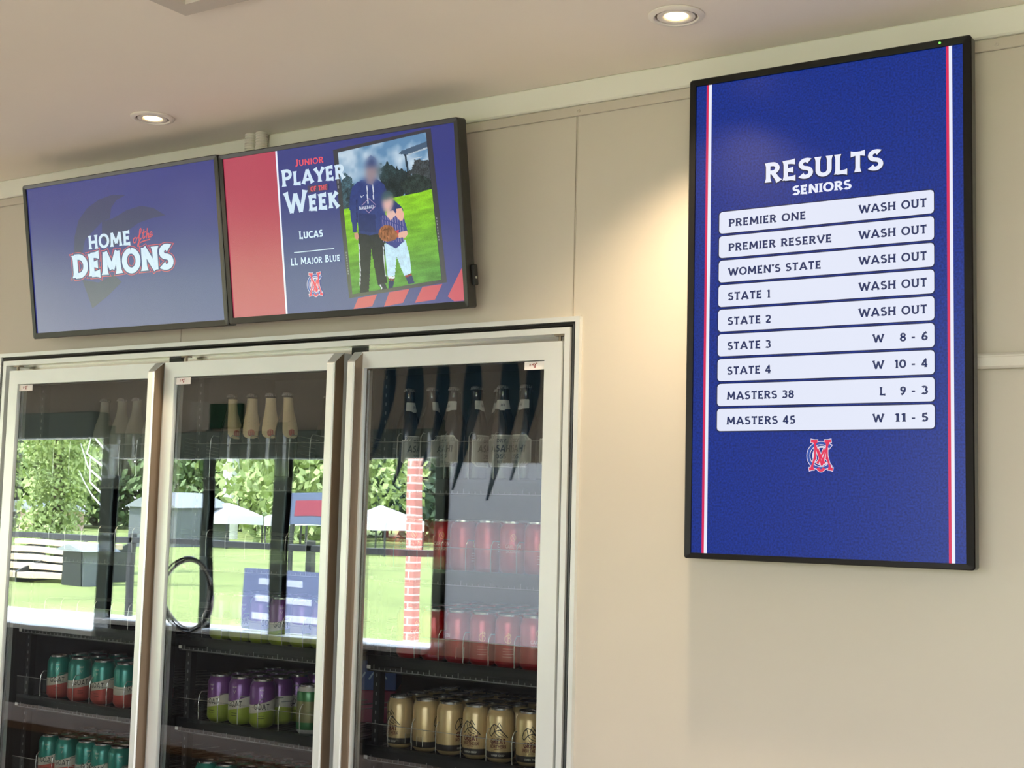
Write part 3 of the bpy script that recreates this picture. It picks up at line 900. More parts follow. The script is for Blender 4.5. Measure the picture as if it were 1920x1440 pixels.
# the team photograph shown on the middle screen: a colour grid
def paint():
    NX, NY = 150, 200
    rng = np.random.default_rng(5)
    u, v_ = np.meshgrid((np.arange(NX) + .5) / NX, (np.arange(NY) + .5) / NY)
    def bil(c):
        c = np.array(c, float)
        return ((c[0] * ((1 - u) * (1 - v_))[..., None]) + c[1] * (u * (1 - v_))[..., None] + c[2] * (u * v_)[..., None] + c[3] * ((1 - u) * v_)[..., None])
    P = bil([(50, 217), (693, 70), (808, 1145), (160, 1255)])
    X, Y = P[..., 0], P[..., 1]
    def sm_noise(n, m):
        g = rng.random((n + 2, m + 2))
        yy, xx = v_ * n, u * m
        i, j = yy.astype(int), xx.astype(int)
        fy, fx = yy - i, xx - j
        fy, fx = fy * fy * (3 - 2 * fy), fx * fx * (3 - 2 * fx)
        return (g[i, j] * (1 - fy) * (1 - fx) + g[i + 1, j] * fy * (1 - fx) + g[i, j + 1] * (1 - fy) * fx + g[i + 1, j + 1] * fy * fx)
    fine = rng.random((NY, NX))
    img = np.zeros((NY, NX, 3))
    cl = .55 * sm_noise(7, 5) + .3 * sm_noise(16, 12) + .15 * sm_noise(34, 26)
    cl = np.clip((cl - .3) / .42, 0, 1)[..., None]
    img[:] = np.array([96, 138, 176]) * (1 - cl) + np.array([206, 222, 234]) * cl
    def inside(poly):
        r = np.zeros(X.shape, bool)
        n = len(poly)
        for i in range(n):
            (x0, y0), (x1, y1) = poly[i], poly[(i + 1) % n]
            if y0 == y1: continue
            c = ((y0 > Y) != (y1 > Y)) & (X < (x1 - x0) * (Y - y0) / (y1 - y0) + x0)
            r ^= c
        return r
    def fill(poly, rgb, n=0.0, nz=None):
        k = inside(poly)
        f = 1 + n * ((fine if nz is None else nz) - .5) * 2
        img[k] = (np.array(rgb) * f[..., None])[k]
    leaf = .5 * fine + .5 * sm_noise(45, 34)
    edge = (sm_noise(50, 40) - .5) * 46
    def trees(cx, cy, rx, ry, rgb):
        k = ((X - cx + edge) / rx) ** 2 + ((Y - cy + edge) / ry) ** 2 < 1
        img[k] = (np.array(rgb) * (.55 + .9 * leaf[..., None]))[k]
    trees(110, 500, 60, 130, (58, 84, 96)); trees(170, 560, 60, 110, (44, 62, 72))
    trees(420, 370, 62, 80, (40, 58, 62)); trees(510, 440, 75, 110, (36, 50, 54)); trees(580, 450, 60, 90, (34, 46, 50))
    trees(670, 390, 90, 130, (60, 66, 70)); trees(640, 460, 110, 70, (40, 52, 50)); trees(440, 500, 90, 70, (30, 42, 46))
    fill([(500, 225), (520, 205), (700, 135), (720, 170), (560, 232)], (70, 92, 116)); fill([(560, 230), (720, 170), (720, 185), (560, 238)], (170, 186, 198))
    fill([(540, 228), (556, 228), (574, 345), (560, 350)], (42, 58, 74))
    for yy in (265, 290):
        fill([(590, yy), (720, yy - 32), (720, yy - 29), (590, yy + 3)], (190, 204, 212))
    gl = .45 * sm_noise(60, 10) + .3 * sm_noise(24, 8) + .25 * fine
    hor = 632 + (X - 98) * (485 - 632) / (738 - 98)
    k = Y > hor
    dep = np.clip((Y - hor) / 600, 0, 1)[..., None]
    g = (np.array([142, 206, 36]) * (1 - dep) + np.array([92, 152, 66]) * dep) * (.8 + .42 * gl[..., None])
    img[k] = g[k]
    cloth = .5 + .5 * (.6 * sm_noise(40, 30) + .4 * fine)
    # man in dark hoodie and black trousers
    fill([(205, 800), (395, 795), (402, 900), (398, 1010), (418, 1170), (350, 1180), (322, 1040), (303, 920), (296, 1030), (283, 1242), (216, 1248), (222, 1100), (208, 930)], (34, 36, 46), .25, cloth)
    fill([(205, 860), (214, 900), (224, 1100), (220, 1190), (214, 1190), (216, 1100)], (210, 216, 220)); fill([(386, 900), (394, 905), (404, 1060), (412, 1120), (404, 1120), (394, 1010)], (196, 204, 210))
    fill([(350, 1180), (402, 1168), (420, 1212), (380, 1215)], (52, 58, 70)); fill([(360, 1182), (368, 1180), (388, 1212), (378, 1216)], (220, 226, 230))
    fill([(158, 470), (200, 428), (255, 412), (345, 410), (395, 445), (415, 500), (405, 640), (396, 800), (300, 822), (208, 808), (200, 700), (192, 800), (168, 806), (150, 700), (138, 620), (142, 540)], (40, 54, 112), .2, cloth)
    fill([(395, 470), (420, 520), (512, 600), (540, 640), (480, 660), (400, 640)], (36, 48, 100), .2, cloth)
    fill([(208, 660), (330, 668), (338, 800), (212, 790)], (34, 46, 98), .15, cloth)
    fill([(190, 560), (196, 560), (200, 720), (192, 760)], (28, 36, 80))
    fill([(176, 806), (200, 800), (208, 840), (196, 862), (178, 838)], (206, 150, 130))
    fill([(264, 455), (272, 455), (282, 590), (274, 590)], (206, 212, 224)); fill([(308, 450), (316, 450), (324, 560), (316, 560)], (206, 212, 224))
    fill([(218, 528), (226, 536), (250, 526), (228, 545)], (225, 232, 240))
    for a, c2 in (((232, 602), (284, 552)), ((284, 552), (334, 598)), ((334, 606), (284, 655)), ((284, 655), (232, 608))):
        n = Vector((-(c2[1] - a[1]), c2[0] - a[0])).normalized() * 2.2
        fill([(a[0] + n.x, a[1] + n.y), (c2[0] + n.x, c2[1] + n.y), (c2[0] - n.x, c2[1] - n.y), (a[0] - n.x, a[1] - n.y)], (176, 150, 190))
    # boy in pin-striped shirt
    fill([(398, 880), (552, 855), (580, 960), (596, 1095), (545, 1118), (520, 1060), (488, 975), (482, 1040), (476, 1120), (424, 1118), (410, 1000)], (176, 206, 222), .22, cloth)
    fill([(424, 1118), (476, 1122), (472, 1140), (428, 1136)], (226, 232, 238)); fill([(428, 1136), (474, 1140), (470, 1156), (430, 1150)], (120, 44, 58)); fill([(430, 1152), (470, 1158), (462, 1205), (432, 1206)], (40, 50, 96))
    fill([(548, 1116), (594, 1100), (600, 1116), (556, 1132)], (150, 60, 70)); fill([(556, 1130), (600, 1114), (618, 1172), (574, 1182)], (46, 56, 104)); 
    fill([(368, 690), (400, 668), (440, 690), (486, 668), (540, 690), (566, 786), (520, 800), (545, 862), (484, 918), (402, 874), (376, 760)], (56, 62, 128), .15, cloth)
    for x in range(384, 560, 18):
        fill([(x, 676), (x + 4, 676), (x + 12, 870), (x + 8, 870)], (140, 132, 176)) if x < 540 else None
    fill([(420, 640), (466, 640), (486, 668), (444, 712), (412, 676)], (226, 186, 176))
    fill([(484, 630), (520, 620), (544, 665), (532, 712), (516, 716), (496, 700), (486, 680)], (232, 178, 160))
    fill([(494, 804), (560, 786), (570, 806), (552, 838), (500, 838)], (228, 178, 158))
    fill([(474, 786), (504, 780), (500, 838), (474, 842)], (206, 60, 84))
    gk = (((X - 418) / 62) ** 2 + ((Y - 806) / 60) ** 2 < 1) | (((X - 452) / 44) ** 2 + ((Y - 820) / 40) ** 2 < 1)
    img[gk] = (np.array([156, 98, 66]) * (.75 + .5 * sm_noise(40, 30)[..., None]))[gk]
    for i in range(4):
        fill([(380 + i * 22, 762), (384 + i * 22, 761), (376 + i * 24, 850), (372 + i * 24, 850)], (92, 54, 36))
    fill([(385, 780), (440, 768), (442, 776), (386, 788)], (110, 66, 44))
    # heads, out of focus on purpose as displayed
    fill([(262, 300), (280, 250), (297, 236), (330, 252), (346, 300), (340, 400), (310, 450), (268, 440), (258, 380)], (150, 132, 140))
    fill([(258, 320), (262, 280), (297, 234), (336, 260), (350, 320)], (58, 74, 120))
    k = inside([(282, 300), (284, 256), (297, 238), (310, 256), (312, 300)])
    fill([(372, 545), (392, 505), (430, 492), (462, 520), (462, 550), (380, 575)], (66, 92, 100))
    fill([(382, 570), (462, 545), (462, 610), (430, 648), (392, 640)], (222, 178, 172))
    def blur(x0, x1, y0, y1, n):
        k = ((X > x0) & (X < x1) & (Y > y0) & (Y < y1))
        yy, xx = np.where(k)
        a, b2, c2, d = yy.min(), yy.max() + 1, xx.min(), xx.max() + 1
        A = img[a:b2, c2:d].copy()
        for _ in range(n):
            Ap = np.pad(A, ((1, 1), (1, 1), (0, 0)), 'edge')
            A = sum(Ap[i:i + A.shape[0], j:j + A.shape[1]] for i in range(3) for j in range(3)) / 9
        cy, cx = (A.shape[0] - 1) / 2, (A.shape[1] - 1) / 2
        q, w2 = np.mgrid[0:A.shape[0], 0:A.shape[1]]
        m = np.clip(1.6 - 1.6 * (((q - cy) / cy) ** 2 + ((w2 - cx) / cx) ** 2), 0, 1)[..., None]
        img[a:b2, c2:d] = img[a:b2, c2:d] * (1 - m) + A * m
    blur(190, 400, 225, 455, 22)
    blur(355, 480, 480, 665, 14)
    return np.clip(img, 0, 255)
img = paint()
NY, NX, _c = img.shape
C4 = [(371, 27), (629, 12), (648, 346), (388, 363)]
vv, ff = [], []
for j in range(NY + 1):
    for i in range(NX + 1):
        uu, v2 = i / NX, j / NY
        x = (C4[0][0] * (1 - uu) + C4[1][0] * uu) * (1 - v2) + (C4[3][0] * (1 - uu) + C4[2][0] * uu) * v2
        y = (C4[0][1] * (1 - uu) + C4[1][1] * uu) * (1 - v2) + (C4[3][1] * (1 - uu) + C4[2][1] * uu) * v2
        vv.append(s.pt(x, y, PHOTO_K + .6))
for j in range(NY):
    for i in range(NX):
        a = j * (NX + 1) + i
        ff.append((a, a + NX + 1, a + NX + 2, a + 1))
me = bpy.data.meshes.new('displayed_photo')
me.from_pydata(vv, [], ff)
ca = me.color_attributes.new('photo', 'FLOAT_COLOR', 'CORNER')
lc = (img / 255.0)
lc = np.where(lc <= .04045, lc / 12.92, ((lc + .055) / 1.055) ** 2.4)
flat = np.ones((NY * NX, 4, 4), np.float32)
flat[:, :, :3] = lc.reshape(-1, 1, 3)
ca.data.foreach_set('color', flat.ravel())
pm = bpy.data.materials.new('displayed photograph')
pm.use_nodes = True
pb = pm.node_tree.nodes['Principled BSDF']
pb.inputs['Base Color'].default_value = (.003, .003, .003, 1)
pb.inputs['Roughness'].default_value = SCR[0]
at = pm.node_tree.nodes.new('ShaderNodeVertexColor')
at.layer_name = 'photo'
pm.node_tree.links.new(at.outputs['Color'], pb.inputs['Emission Color'])
pb.inputs['Emission Strength'].default_value = 1.0
me.materials.append(pm)
tag(link('displayed_photo', me, panel), 'displayed photograph of a man in a dark hoodie beside a boy with a baseball glove')
# hoodie lettering over the photograph
s2 = Screen(w, h)
s2.k = PHOTO_K + 1
s2.quads([[(x + (y + 196) * -.0, y) for x, y in q] for q in text2d('BASEBALL', 425, 469, -167, 7, t=.22)], scr('hoodie lettering', (196, 204, 224)))
hl = s2.b.build('hoodie_lettering', panel)
b = MB(); b.box(-.12, .12, .044, .07, -.1, .1, M['bezel2'])
b.build('tilt_bracket', e)
b = MB(); b.bevbox(w / 2 + .012, w / 2 + .020, .012, .03, -.165, -.118, M['bezel2'], .002); b.box(w / 2 + .0195, w / 2 + .0205, .018, .024, -.150, -.144, M['wire'])
b.build('side_port_box', e)

# ------------------------------------------------------------------ glass-door cool room front
ZB = .12
fr = empty('glass_door_fridge', (0, 0, 0), 'built-in three-door glass drinks fridge with pale aluminium frames', 'fridge')
fr.location = ((FX0 + FX1) / 2, W, 0)
FO = Vector(fr.location)
def P(b, name, parent=None, smooth=False):
    """build a mesh given in world coordinates as a child of the fridge (or of one of its parts)"""
    b.v = [(x - FO.x, y - FO.y, z) for x, y, z in b.v]
    return b.build(name, parent or fr, smooth)
def ring(b, x0, x1, zt, zb, wd, y0, y1, m):
    b.box(x0, x1, y0, y1, zt - wd, zt, m)
    b.box(x0, x0 + wd, y0, y1, zb, zt - wd, m)
    b.box(x1 - wd, x1, y0, y1, zb, zt - wd, m)
    b.box(x0 + wd, x1 - wd, y0, y1, zb, zb + wd, m)
b = MB()
ring(b, FX0, FX1, FZT, ZB, .011, W - .012, W + .03, M['alu'])
ring(b, FX0 + .023, FX1 - .023, FZT - .023, ZB + .023, .014, W - .013, W + .045, M['alu'])
P(b, 'frame')
b = MB()
ring(b, FX0 + .011, FX1 - .011, FZT - .011, ZB + .011, .012, W - .006, W + .03, M['rubber'])
b.tube([(FX0 + .017, W - .006, ZB + .02), (FX0 + .017, W - .006, FZT - .017), (FX1 - .017, W - .006, FZT - .017), (FX1 - .017, W - .006, ZB + .02)], .0045, M['rubber'])
P(b, 'gasket')
b = MB()
b.box(FX0 + .037, FX1 - .037, W + .028, W + .034, FZT - .075, FZT - .037, M['shine'])
P(b, 'header_strip')
b = MB()
for xm in (-2.7212, -2.085):
    b.box(xm - .022, xm + .022, W + .022, W + .05, ZB + .037, FZT - .037, M['black'])
P(b, 'mullion')
b = MB()
lx0, lx1, ly1, lz0, lz1 = FX0 + .03, FX1 - .03, W + 1.15, ZB - .03, FZT + .03
b.box(lx0 - .03, lx0, W + .045, ly1, lz0, lz1, M['liner']); b.box(lx1, lx1 + .03, W + .045, ly1, lz0, lz1, M['liner'])
b.box(lx0, lx1, ly1, ly1 + .03, lz0, lz1, M['liner']); b.box(lx0, lx1, W + .045, ly1, lz1 - .0, lz1 + .03, M['liner']); b.box(lx0, lx1, W + .045, ly1, lz0 - .03, lz0, M['liner'])
P(b, 'liner')

DF = W - .016                    # front face of the door frames
GZT, DZT = CZ + .334, CZ + .374  # top of the glass, top of the doors
def door(x0, x1, g0, g1, rx0, rx1, hinge_x, st):
    b = MB()
    y1 = W + .018
    zb = ZB + .045
    # mitred stiles and rails, faces gently crowned
    def bar(poly_front, m):
        a = [(x, DF, z) for x, z in poly_front]
        c = [(x, y1, z) for x, z in poly_front]
        b.loft([a, c], m, cap=True)
    bar([(g0, GZT), (g1, GZT), (x1, DZT), (x0, DZT)], M['alu'])
    bar([(x0, zb), (g0, zb + .04), (g0, GZT), (x0, DZT)], M['alu'])
    bar([(g1, zb + .04), (x1, zb), (x1, DZT), (g1, GZT)], M['alu'])
    bar([(x0, zb), (x1, zb), (g1, zb + .04), (g0, zb + .04)], M['alu'])
    d = P(b, 'glass_door')
    b = MB()
    b.box(g0 - .004, g1 + .004, W - .010, W - .004, zb + .036, GZT + .004, M['glass'])
    P(b, 'glass_pane', d)
    b = MB()
    for xx in (g0, g1 - .004):
        b.box(xx, xx + .004, W - .004, W + .004, zb + .04, GZT, M['rubber'])
    b.box(g0, g1, W - .004, W + .004, GZT - .004, GZT, M['rubber'])
    P(b, 'glass_spacer', d)
    # full-height finger pull standing proud of the stile, its top cut at a slant
    b = MB()
    yr = W - .046
    zt = DZT
    pr = [(rx0, DF), (rx0 + .002, yr + .003), (rx0 + .005, yr), (rx1 - .005, yr), (rx1 - .002, yr + .003), (rx1, DF)]
    low = [(x, y, zb) for x, y in pr]
    top = [(x, y, zt - (DF - y) * .95) for x, y in pr]
    b.loft([low, top], M['alu'], cap=True)
    ys, ye = yr + .004, DF + .004
    b.loft([[(rx1 - .001, ys, zb), (rx1 + .0004, ys, zb), (rx1 + .0004, ye, zb), (rx1 - .001, ye, zb)], [(rx1 - .001, ys, zt - (DF - ys) * .95), (rx1 + .0004, ys, zt - (DF - ys) * .95), (rx1 + .0004, ye, zt), (rx1 - .001, ye, zt)]], M['pull_shade'], cap=True)  # side plate carries the pull's shade as a darker colour
    o = P(b, 'finger_pull', d)
    b = MB()
    b.box(hinge_x - .003, hinge_x + .003, W - .004, W + .002, DZT, FZT - .036, M['alu_dark'])
    b.box(hinge_x - .012, hinge_x + .012, W - .008, W + .008, FZT - .041, FZT - .036, M['alu_dark'])
    P(b, 'hinge_pin', d)
    b = MB()
    sx0, sx1 = st
    b.box(sx0, sx1, W - .0108, W - .0101, GZT - .020, GZT - .002, M['sticker'])
    xm, zm = (sx0 + sx1) / 2, GZT - .010
    for pl in ([(-.009, .001), (-.012, .003), (-.012, -.002), (-.009, -.001)], [(-.006, 0), (-.003, .003), (0, .003), (.003, .001)], [(-.003, .002), (0, -.004), (.004, .004)], [(-.001, -.004), (.002, -.006), (.003, -.002)], [(.004, .004), (.008, .004)]):
        for q in ribbon([(x, z) for x, z in pl], .0016, step=.002):
            b.face([(xm + p.x, W - .0112, zm + p.y) for p in (q[0], q[1], q[2], q[3])], M['red'])
    P(b, 'maker_sticker', d)
    return d
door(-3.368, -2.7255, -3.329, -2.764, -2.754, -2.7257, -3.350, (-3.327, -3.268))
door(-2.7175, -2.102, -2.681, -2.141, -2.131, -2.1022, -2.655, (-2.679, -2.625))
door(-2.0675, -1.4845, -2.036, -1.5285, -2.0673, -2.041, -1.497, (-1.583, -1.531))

# shelves in the three bays
ZS = [.068, -.145, -.358, -.571, -.80]
BAYS = {'left': (-3.36, -2.76, [-3.305 + .0705 * i for i in range(8)]),
        'middle': (-2.70, -2.13, [-2.666 + .0705 * i for i in range(8)]),
        'right': (-2.06, -1.50, [-2.035 + .0705 * i for i in range(8)])}
YSH = W + .075
for bay, (x0, x1, lanes) in BAYS.items():
    for zi, z in enumerate(ZS):
        zz = CZ + z
        b = MB()
        b.box(x0, x1, YSH, W + .72, zz - .010, zz - .002, M['shelf'])
        b.box(x0, x1, YSH - .008, YSH + .004, zz - .034, zz + .004, M['shelf'])
        for lx in lanes:
            for dx in (-.022, 0, .022):
                if x0 < lx + dx < x1: b.box(lx + dx - .003, lx + dx + .003, YSH + .004, W + .70, zz - .002, zz, M['shelf'])
        sh = P(b, 'shelf')
        b = MB()
        b.box(x0 + .01, x1 - .005, YSH - .0095, YSH - .008, zz - .031, zz - .0295, M['tick'])
        k = 0
        x = x0 + .02
        while x < x1 - .01:
            b.box(x, x + .0012, YSH - .0095, YSH - .008, zz - .031, zz - (.024 if k % 5 else .018), M['tick'])
            x += .0165; k += 1
        P(b, 'price_rail', sh)
        b = MB()
        b.box(x0 + .004, x1 - .004, YSH - .012, YSH - .010, zz - .004, zz + (.092 if zi == 0 else .056), M['plexi'])
        P(b, 'front_guard', sh)
        b = MB(); zt = zz + (.092 if zi == 0 else .056)
        b.box(x0 + .004, x1 - .004, YSH - .0125, YSH - .0095, zt, zt + .0012, mat('acrylic edge', (150, 148, 140), .3))
        P(b, 'guard_edge', sh)
        for lx in lanes:
            xd = lx + .0352
            if xd > x1: continue
            b = MB()
            hgt = .115 if zi == 0 else .075
            b.tube([(xd, YSH + .004, zz + .001), (xd, YSH + .002, zz + hgt * .6), (xd, YSH + .004, zz + hgt - .01), (xd, YSH + .012, zz + hgt), (xd, W + .6, zz + hgt * .6)], .0012, M['wire'], 6)
            P(b, 'lane_divider', sh)
    for xu in (x0 + .012, x1 - .012):
        b = MB()
        b.box(xu - .010, xu + .010, W + .090, W + .110, ZB, FZT, M['shelf'])
        for k in range(60):
            zq = .75 + k * .022
            b.box(xu - .0016, xu + .0016, W + .0895, W + .0902, zq, zq + .008, M['tick'])
        P(b, 'shelf_upright')
    b = MB()
    for z in ZS:
        b.box(x0 + .002, x0 + .012, YSH - .013, YSH - .011, CZ + z - .028, CZ + z - .020, M['white'])
    P(b, 'shelf_clip')

# ------------------------------------------------------------------ cans
def wrap_poly(b, pts, m, r=.0332, z0=0, th0=-90):
    """2-D polygon (x along the surface in m, y up) laid on a can of radius r, facing -Y"""
    b.face([(r * math.cos(R(th0) + x / r), r * math.sin(R(th0) + x / r), z0 + y) for x, y in pts], m)
def wrap_band(b, zlo, zhi, m, r=.03315, a0=-math.pi, a1=math.pi, n=40):
    for i in range(n):
        p, q = a0 + (a1 - a0) * i / n, a0 + (a1 - a0) * (i + 1) / n
        f = lambda a, z: (r * math.cos(a - math.pi / 2), r * math.sin(a - math.pi / 2), z)
        b.face([f(p, zlo(p)), f(q, zlo(q)), f(q, zhi(q)), f(p, zhi(p))], m)
def wrap_text(b, s, x0, x1, y, cap, m, r=.0334, **kw):
    for q in text2d(s, x0, x1, y, cap, **kw):
        a = sum(q[i][0] * q[(i + 1) % 4][1] - q[(i + 1) % 4][0] * q[i][1] for i in range(4))
        wrap_poly(b, q if a > 0 else q[::-1], m, r)
def wrap_line(b, pl, t, m, r=.0334, f=0):
    for q in ribbon(pl, t, 0, f, step=.004):
        q = [(p.x, p.y) for p in q]
        a = sum(q[i][0] * q[(i + 1) % 4][1] - q[(i + 1) % 4][0] * q[i][1] for i in range(4))
        wrap_poly(b, q if a > 0 else q[::-1], m, r)
CANP = [(.024, 0), (.0265, .002), (.0318, .0085), (.033, .012), (.033, .101), (.0318, .106), (.0282, .1135), (.0268, .1165)]
def can_body(bands):
    """bands: list of (z_top, material) from the bottom"""
    b = MB()
    prof, ms = [], []
    zs = [z for z, _ in bands]
    for (r0, z0), (r1, z1) in zip(CANP, CANP[1:]):
        cuts = sorted([z for z in zs if z0 < z < z1])
        pts = [(r0, z0)] + [(r0 + (r1 - r0) * (c - z0) / (z1 - z0), c) for c in cuts] + [(r1, z1)]
        for (ra, za), (rb, zb2) in zip(pts, pts[1:]):
            prof.append((ra, za))
            ms.append(next(m for zt, m in bands if (za + zb2) / 2 <= zt))
    prof.append(CANP[-1])
    b.lathe(prof, ms, 32)
    return b
def cm(n, c): return mat('can ' + n, c, 0.3, metal=.35, coat=.3)
def ci(n, c): return mat('print ' + n, c, 0.45)
teal, coral, canw, ink2 = cm('teal', (24, 128, 114)), cm('coral', (214, 100, 90)), ci('white', (206, 200, 184)), ci('ink', (30, 30, 32))
purp, lime, gold, brn, redc, grn, silver = cm('purple', (112, 62, 128)), cm('lime', (168, 186, 66)), cm('straw', (204, 176, 126)), ci('brown', (98, 34, 26)), cm('red', (176, 34, 40)), cm('green', (54, 118, 66)), cm('silver', (206, 204, 196))
pale = ci('pale', (226, 190, 178)); band = ci('dark band', (44, 38, 36)); goldl = ci('gold line', (222, 176, 92))
def barcode(b, x0, z0, x1, z1):
    wrap_poly(b, [(x0, z0), (x1, z0), (x1, z1), (x0, z1)], canw, .0333)
    for i in range(7):
        x = x0 + .0012 + i * (x1 - x0 - .002) / 7
        wrap_poly(b, [(x, z0 + .002), (x + .0006, z0 + .002), (x + .0006, z1 - .002), (x, z1 - .002)], ink2, .0335)
def goat(top, bot):
    b = can_body([(.05, bot), (.2, top)])
    wrap_band(b, lambda a: .040 + .006 * math.sin(a), lambda a: .066 + .009 * math.sin(a - .4), canw)
    for off in (0, .104):
        wrap_text(b, 'GOAT', off - .021, off + .021, .046, .015, ink2, t=.14)
        for i in range(2):
            wrap_line(b, [(off - .008, .030 - i * .006), (off + .008, .030 - i * .006)], .0012, ink2)
        wrap_text(b, 'GOAT', off - .006, off + .006, .094, .004, canw, t=.18)
        wrap_line(b, [(off - .003, .088), (off, .080), (off + .003, .088)], .001, canw)
    return b
def gn():
    b = can_body([(.010, gold), (.024, band), (.2, gold)])
    for off in (0, .104):
        wrap_text(b, 'GREAT', off - .018, off + .018, .042, .0120, brn, t=.24)
        wrap_text(b, 'NORTHERN', off - .020, off + .020, .0325, .0078, brn, t=.2)
        wrap_line(b, [(off - .008, .030), (off + .008, .030)], .0012, brn)
        wrap_text(b, 'SUPER CRISP', off - .016, off + .016, .0145, .0042, canw, t=.2)
        # leaping fish drawn in line
        for pl, t in (([(-.018, .078), (-.010, .086), (.000, .082), (.010, .070), (.024, .056)], .0022), ([(-.016, .060), (-.008, .070), (.004, .074), (.012, .068)], .0022), ([(-.012, .086), (-.006, .066), (.002, .060), (.010, .058)], .0018),
                      ([(-.018, .078), (-.022, .064), (-.016, .058)], .002), ([(-.004, .076), (.002, .090), (.010, .078)], .0018), ([(-.008, .062), (-.004, .056), (.004, .056)], .001), ([(.000, .070), (.008, .064), (.020, .057)], .001)):
            wrap_line(b, [(off + x, z) for x, z in pl], t, ink2)
    barcode(b, .038, .012, .056, .036)
    return b
def redcan(mono):
    b = can_body([(.2, redc)])
    for off in (0, .104):
        if mono:
            wrap_line(b, [(off + x * .009, .066 + z * .009) for x, z in arc(0, 0, 1, 1, 50, 310, 14)], .0016, goldl)
            wrap_line(b, [(off - .001, .056), (off - .001, .080)], .0016, goldl)
            wrap_line(b, [(off - .001 + x * .006, .074 + z * .005) for x, z in arc(0, 0, 1, 1, 90, -90, 8)], .0014, goldl)
            wrap_line(b, [(off - .001 + x * .007, .063 + z * .006) for x, z in arc(0, 0, 1, 1, 90, -90, 8)], .0014, goldl)
            for i in range(4):
                wrap_line(b, [(off - .013, .044 - i * .006), (off + .013 - .004 * (i % 2), .044 - i * .006)], .001, pale)
        else:
            wrap_text(b, 'CARLTON', off - .019, off + .019, .060, .0085, pale, t=.17)
            wrap_text(b, 'DRAUGHT', off - .017, off + .017, .049, .0075, pale, t=.15)
            wrap_line(b, [(off + x * .006, .084 + z * .008) for x, z in arc(0, 0, 1, 1, 90, 450, 14)], .0012, goldl)
            wrap_line(b, [(off - .004, .090), (off + .004, .078)], .0012, goldl)
    barcode(b, .036, .012, .056, .038)
    return b
def greencan():
    b = can_body([(.012, silver), (.030, grn), (.082, cm('olive', (128, 124, 84))), (.106, grn), (.2, silver)])
    wrap_line(b, [(-.02, .056), (.02, .056)], .001, grn)
    return b
def lid_mesh():
    b = MB()
    b.lathe([(.0268, .1160), (.0272, .1185), (.0272, .1212), (.0262, .1220), (.0250, .1212), (.0238, .1172), (.0205, .1168)], M['lid'], 32, cap=False)
    b.lathe([(.0001, .1176), (.0215, .1176), (.0238, .1172)], [M['lid_in'], M['lid_in']], 32, cap=False)
    return b.build('lid', smooth=True, data=True)
def tab_mesh():
    b = MB()
    P0 = [(.009 * math.cos(a), .004 + .013 * math.sin(a)) for a in [2 * math.pi * i / 18 for i in range(18)]]
    b.loft([[(x, y, .1180) for x, y in P0], [(x, y, .1192) for x, y in P0], [(x * .45, y * .45 + .006, .1192) for x, y in P0]], M['lid'], cap=True)
    return b.build('tab', smooth=True, data=True)
LID, TAB = lid_mesh(), tab_mesh()
BODY = {}
for k, b in (('teal', goat(teal, coral)), ('purple', goat(purp, lime)), ('straw', gn()), ('red', redcan(False)), ('redmono', redcan(True)), ('green', greencan())):
    BODY[k] = b.build('body', smooth=True, data=True)
PROTO = {}
ORD = ['first', 'second', 'third', 'fourth', 'fifth', 'sixth', 'seventh', 'eighth']
def can(kind, x, y, z, rz, label, group):
    if kind not in PROTO:
        e = empty('drink_can', (x, y, z), label, 'can', group, rz)
        link('body', BODY[kind], e)
        l = link('lid', LID, e)
        link('tab', TAB, l)
        PROTO[kind] = e
        return e
    e = copy_tree(PROTO[kind])
    e.location = (x, y, z)
    e.rotation_euler = (0, 0, rz)
    return tag(e, label, 'can', group)
YC = W + .122
def facing(x, y, off=0):
    return math.atan2(-x, y) * 0.92 + R(off)        # turn a can's front towards the room (camera side)
def rows(kind, xs, z, depth, desc, shelf, group, rots, kinds=None, dpitch=.068):
    for i, x in enumerate(xs):
        k = kinds[i] if kinds else kind
        n = depth if isinstance(depth, int) else depth[i]
        for d in range(n):
            y = YC + d * dpitch
            if d == 0:
                lab = '%s %s from the left in the front row on %s' % (ORD[i], desc, shelf)
                if len(lab.split()) > 16: lab = '%s %s from left, front row, %s' % (ORD[i], desc, shelf)
            else:
                lab = 'can behind the front row of %ss on %s' % (desc, shelf)
            can(k, x + random.uniform(-.001, .001), y, CZ + z, facing(x, y, rots[i] if d == 0 else random.uniform(-180, 180)), lab, group)
# right bay
XR1 = [-2.021, -1.951, -1.889, -1.825, -1.755, -1.685, -1.616]
rows('red', XR1, ZS[1], 5, 'red can', 'the upper red-can shelf', 'red cans on the upper shelf', [40, -30, 0, 60, 75, 0, 20], ['red', 'red', 'red', 'redmono', 'red', 'red', 'redmono'])
XR2 = [-1.975, -1.903, -1.832, -1.762, -1.691, -1.622, -1.553]
rows('red', XR2, ZS[2], 5, 'red can', 'the lower red-can shelf', 'red cans on the lower shelf', [35, 70, -70, 0, 0, 20, 10], ['red', 'redmono', 'red', 'redmono', 'redmono', 'red', 'red'])
XR3 = [-1.996, -1.919, -1.849, -1.774, -1.708, -1.627, -1.555]
rows('straw', XR3, ZS[3], 4, 'straw-coloured can', 'the right bay', 'straw-coloured cans in the right bay', [-42, -105, 60, -22, -8, 6, 0])
rows('straw', [-1.99, -1.92, -1.85, -1.78, -1.71, -1.64, -1.57], ZS[4], 2, 'straw-coloured can', 'the lowest right-bay shelf', 'cans at the bottom of the right bay', [0, 10, 20, -20, 5, 0, 0])
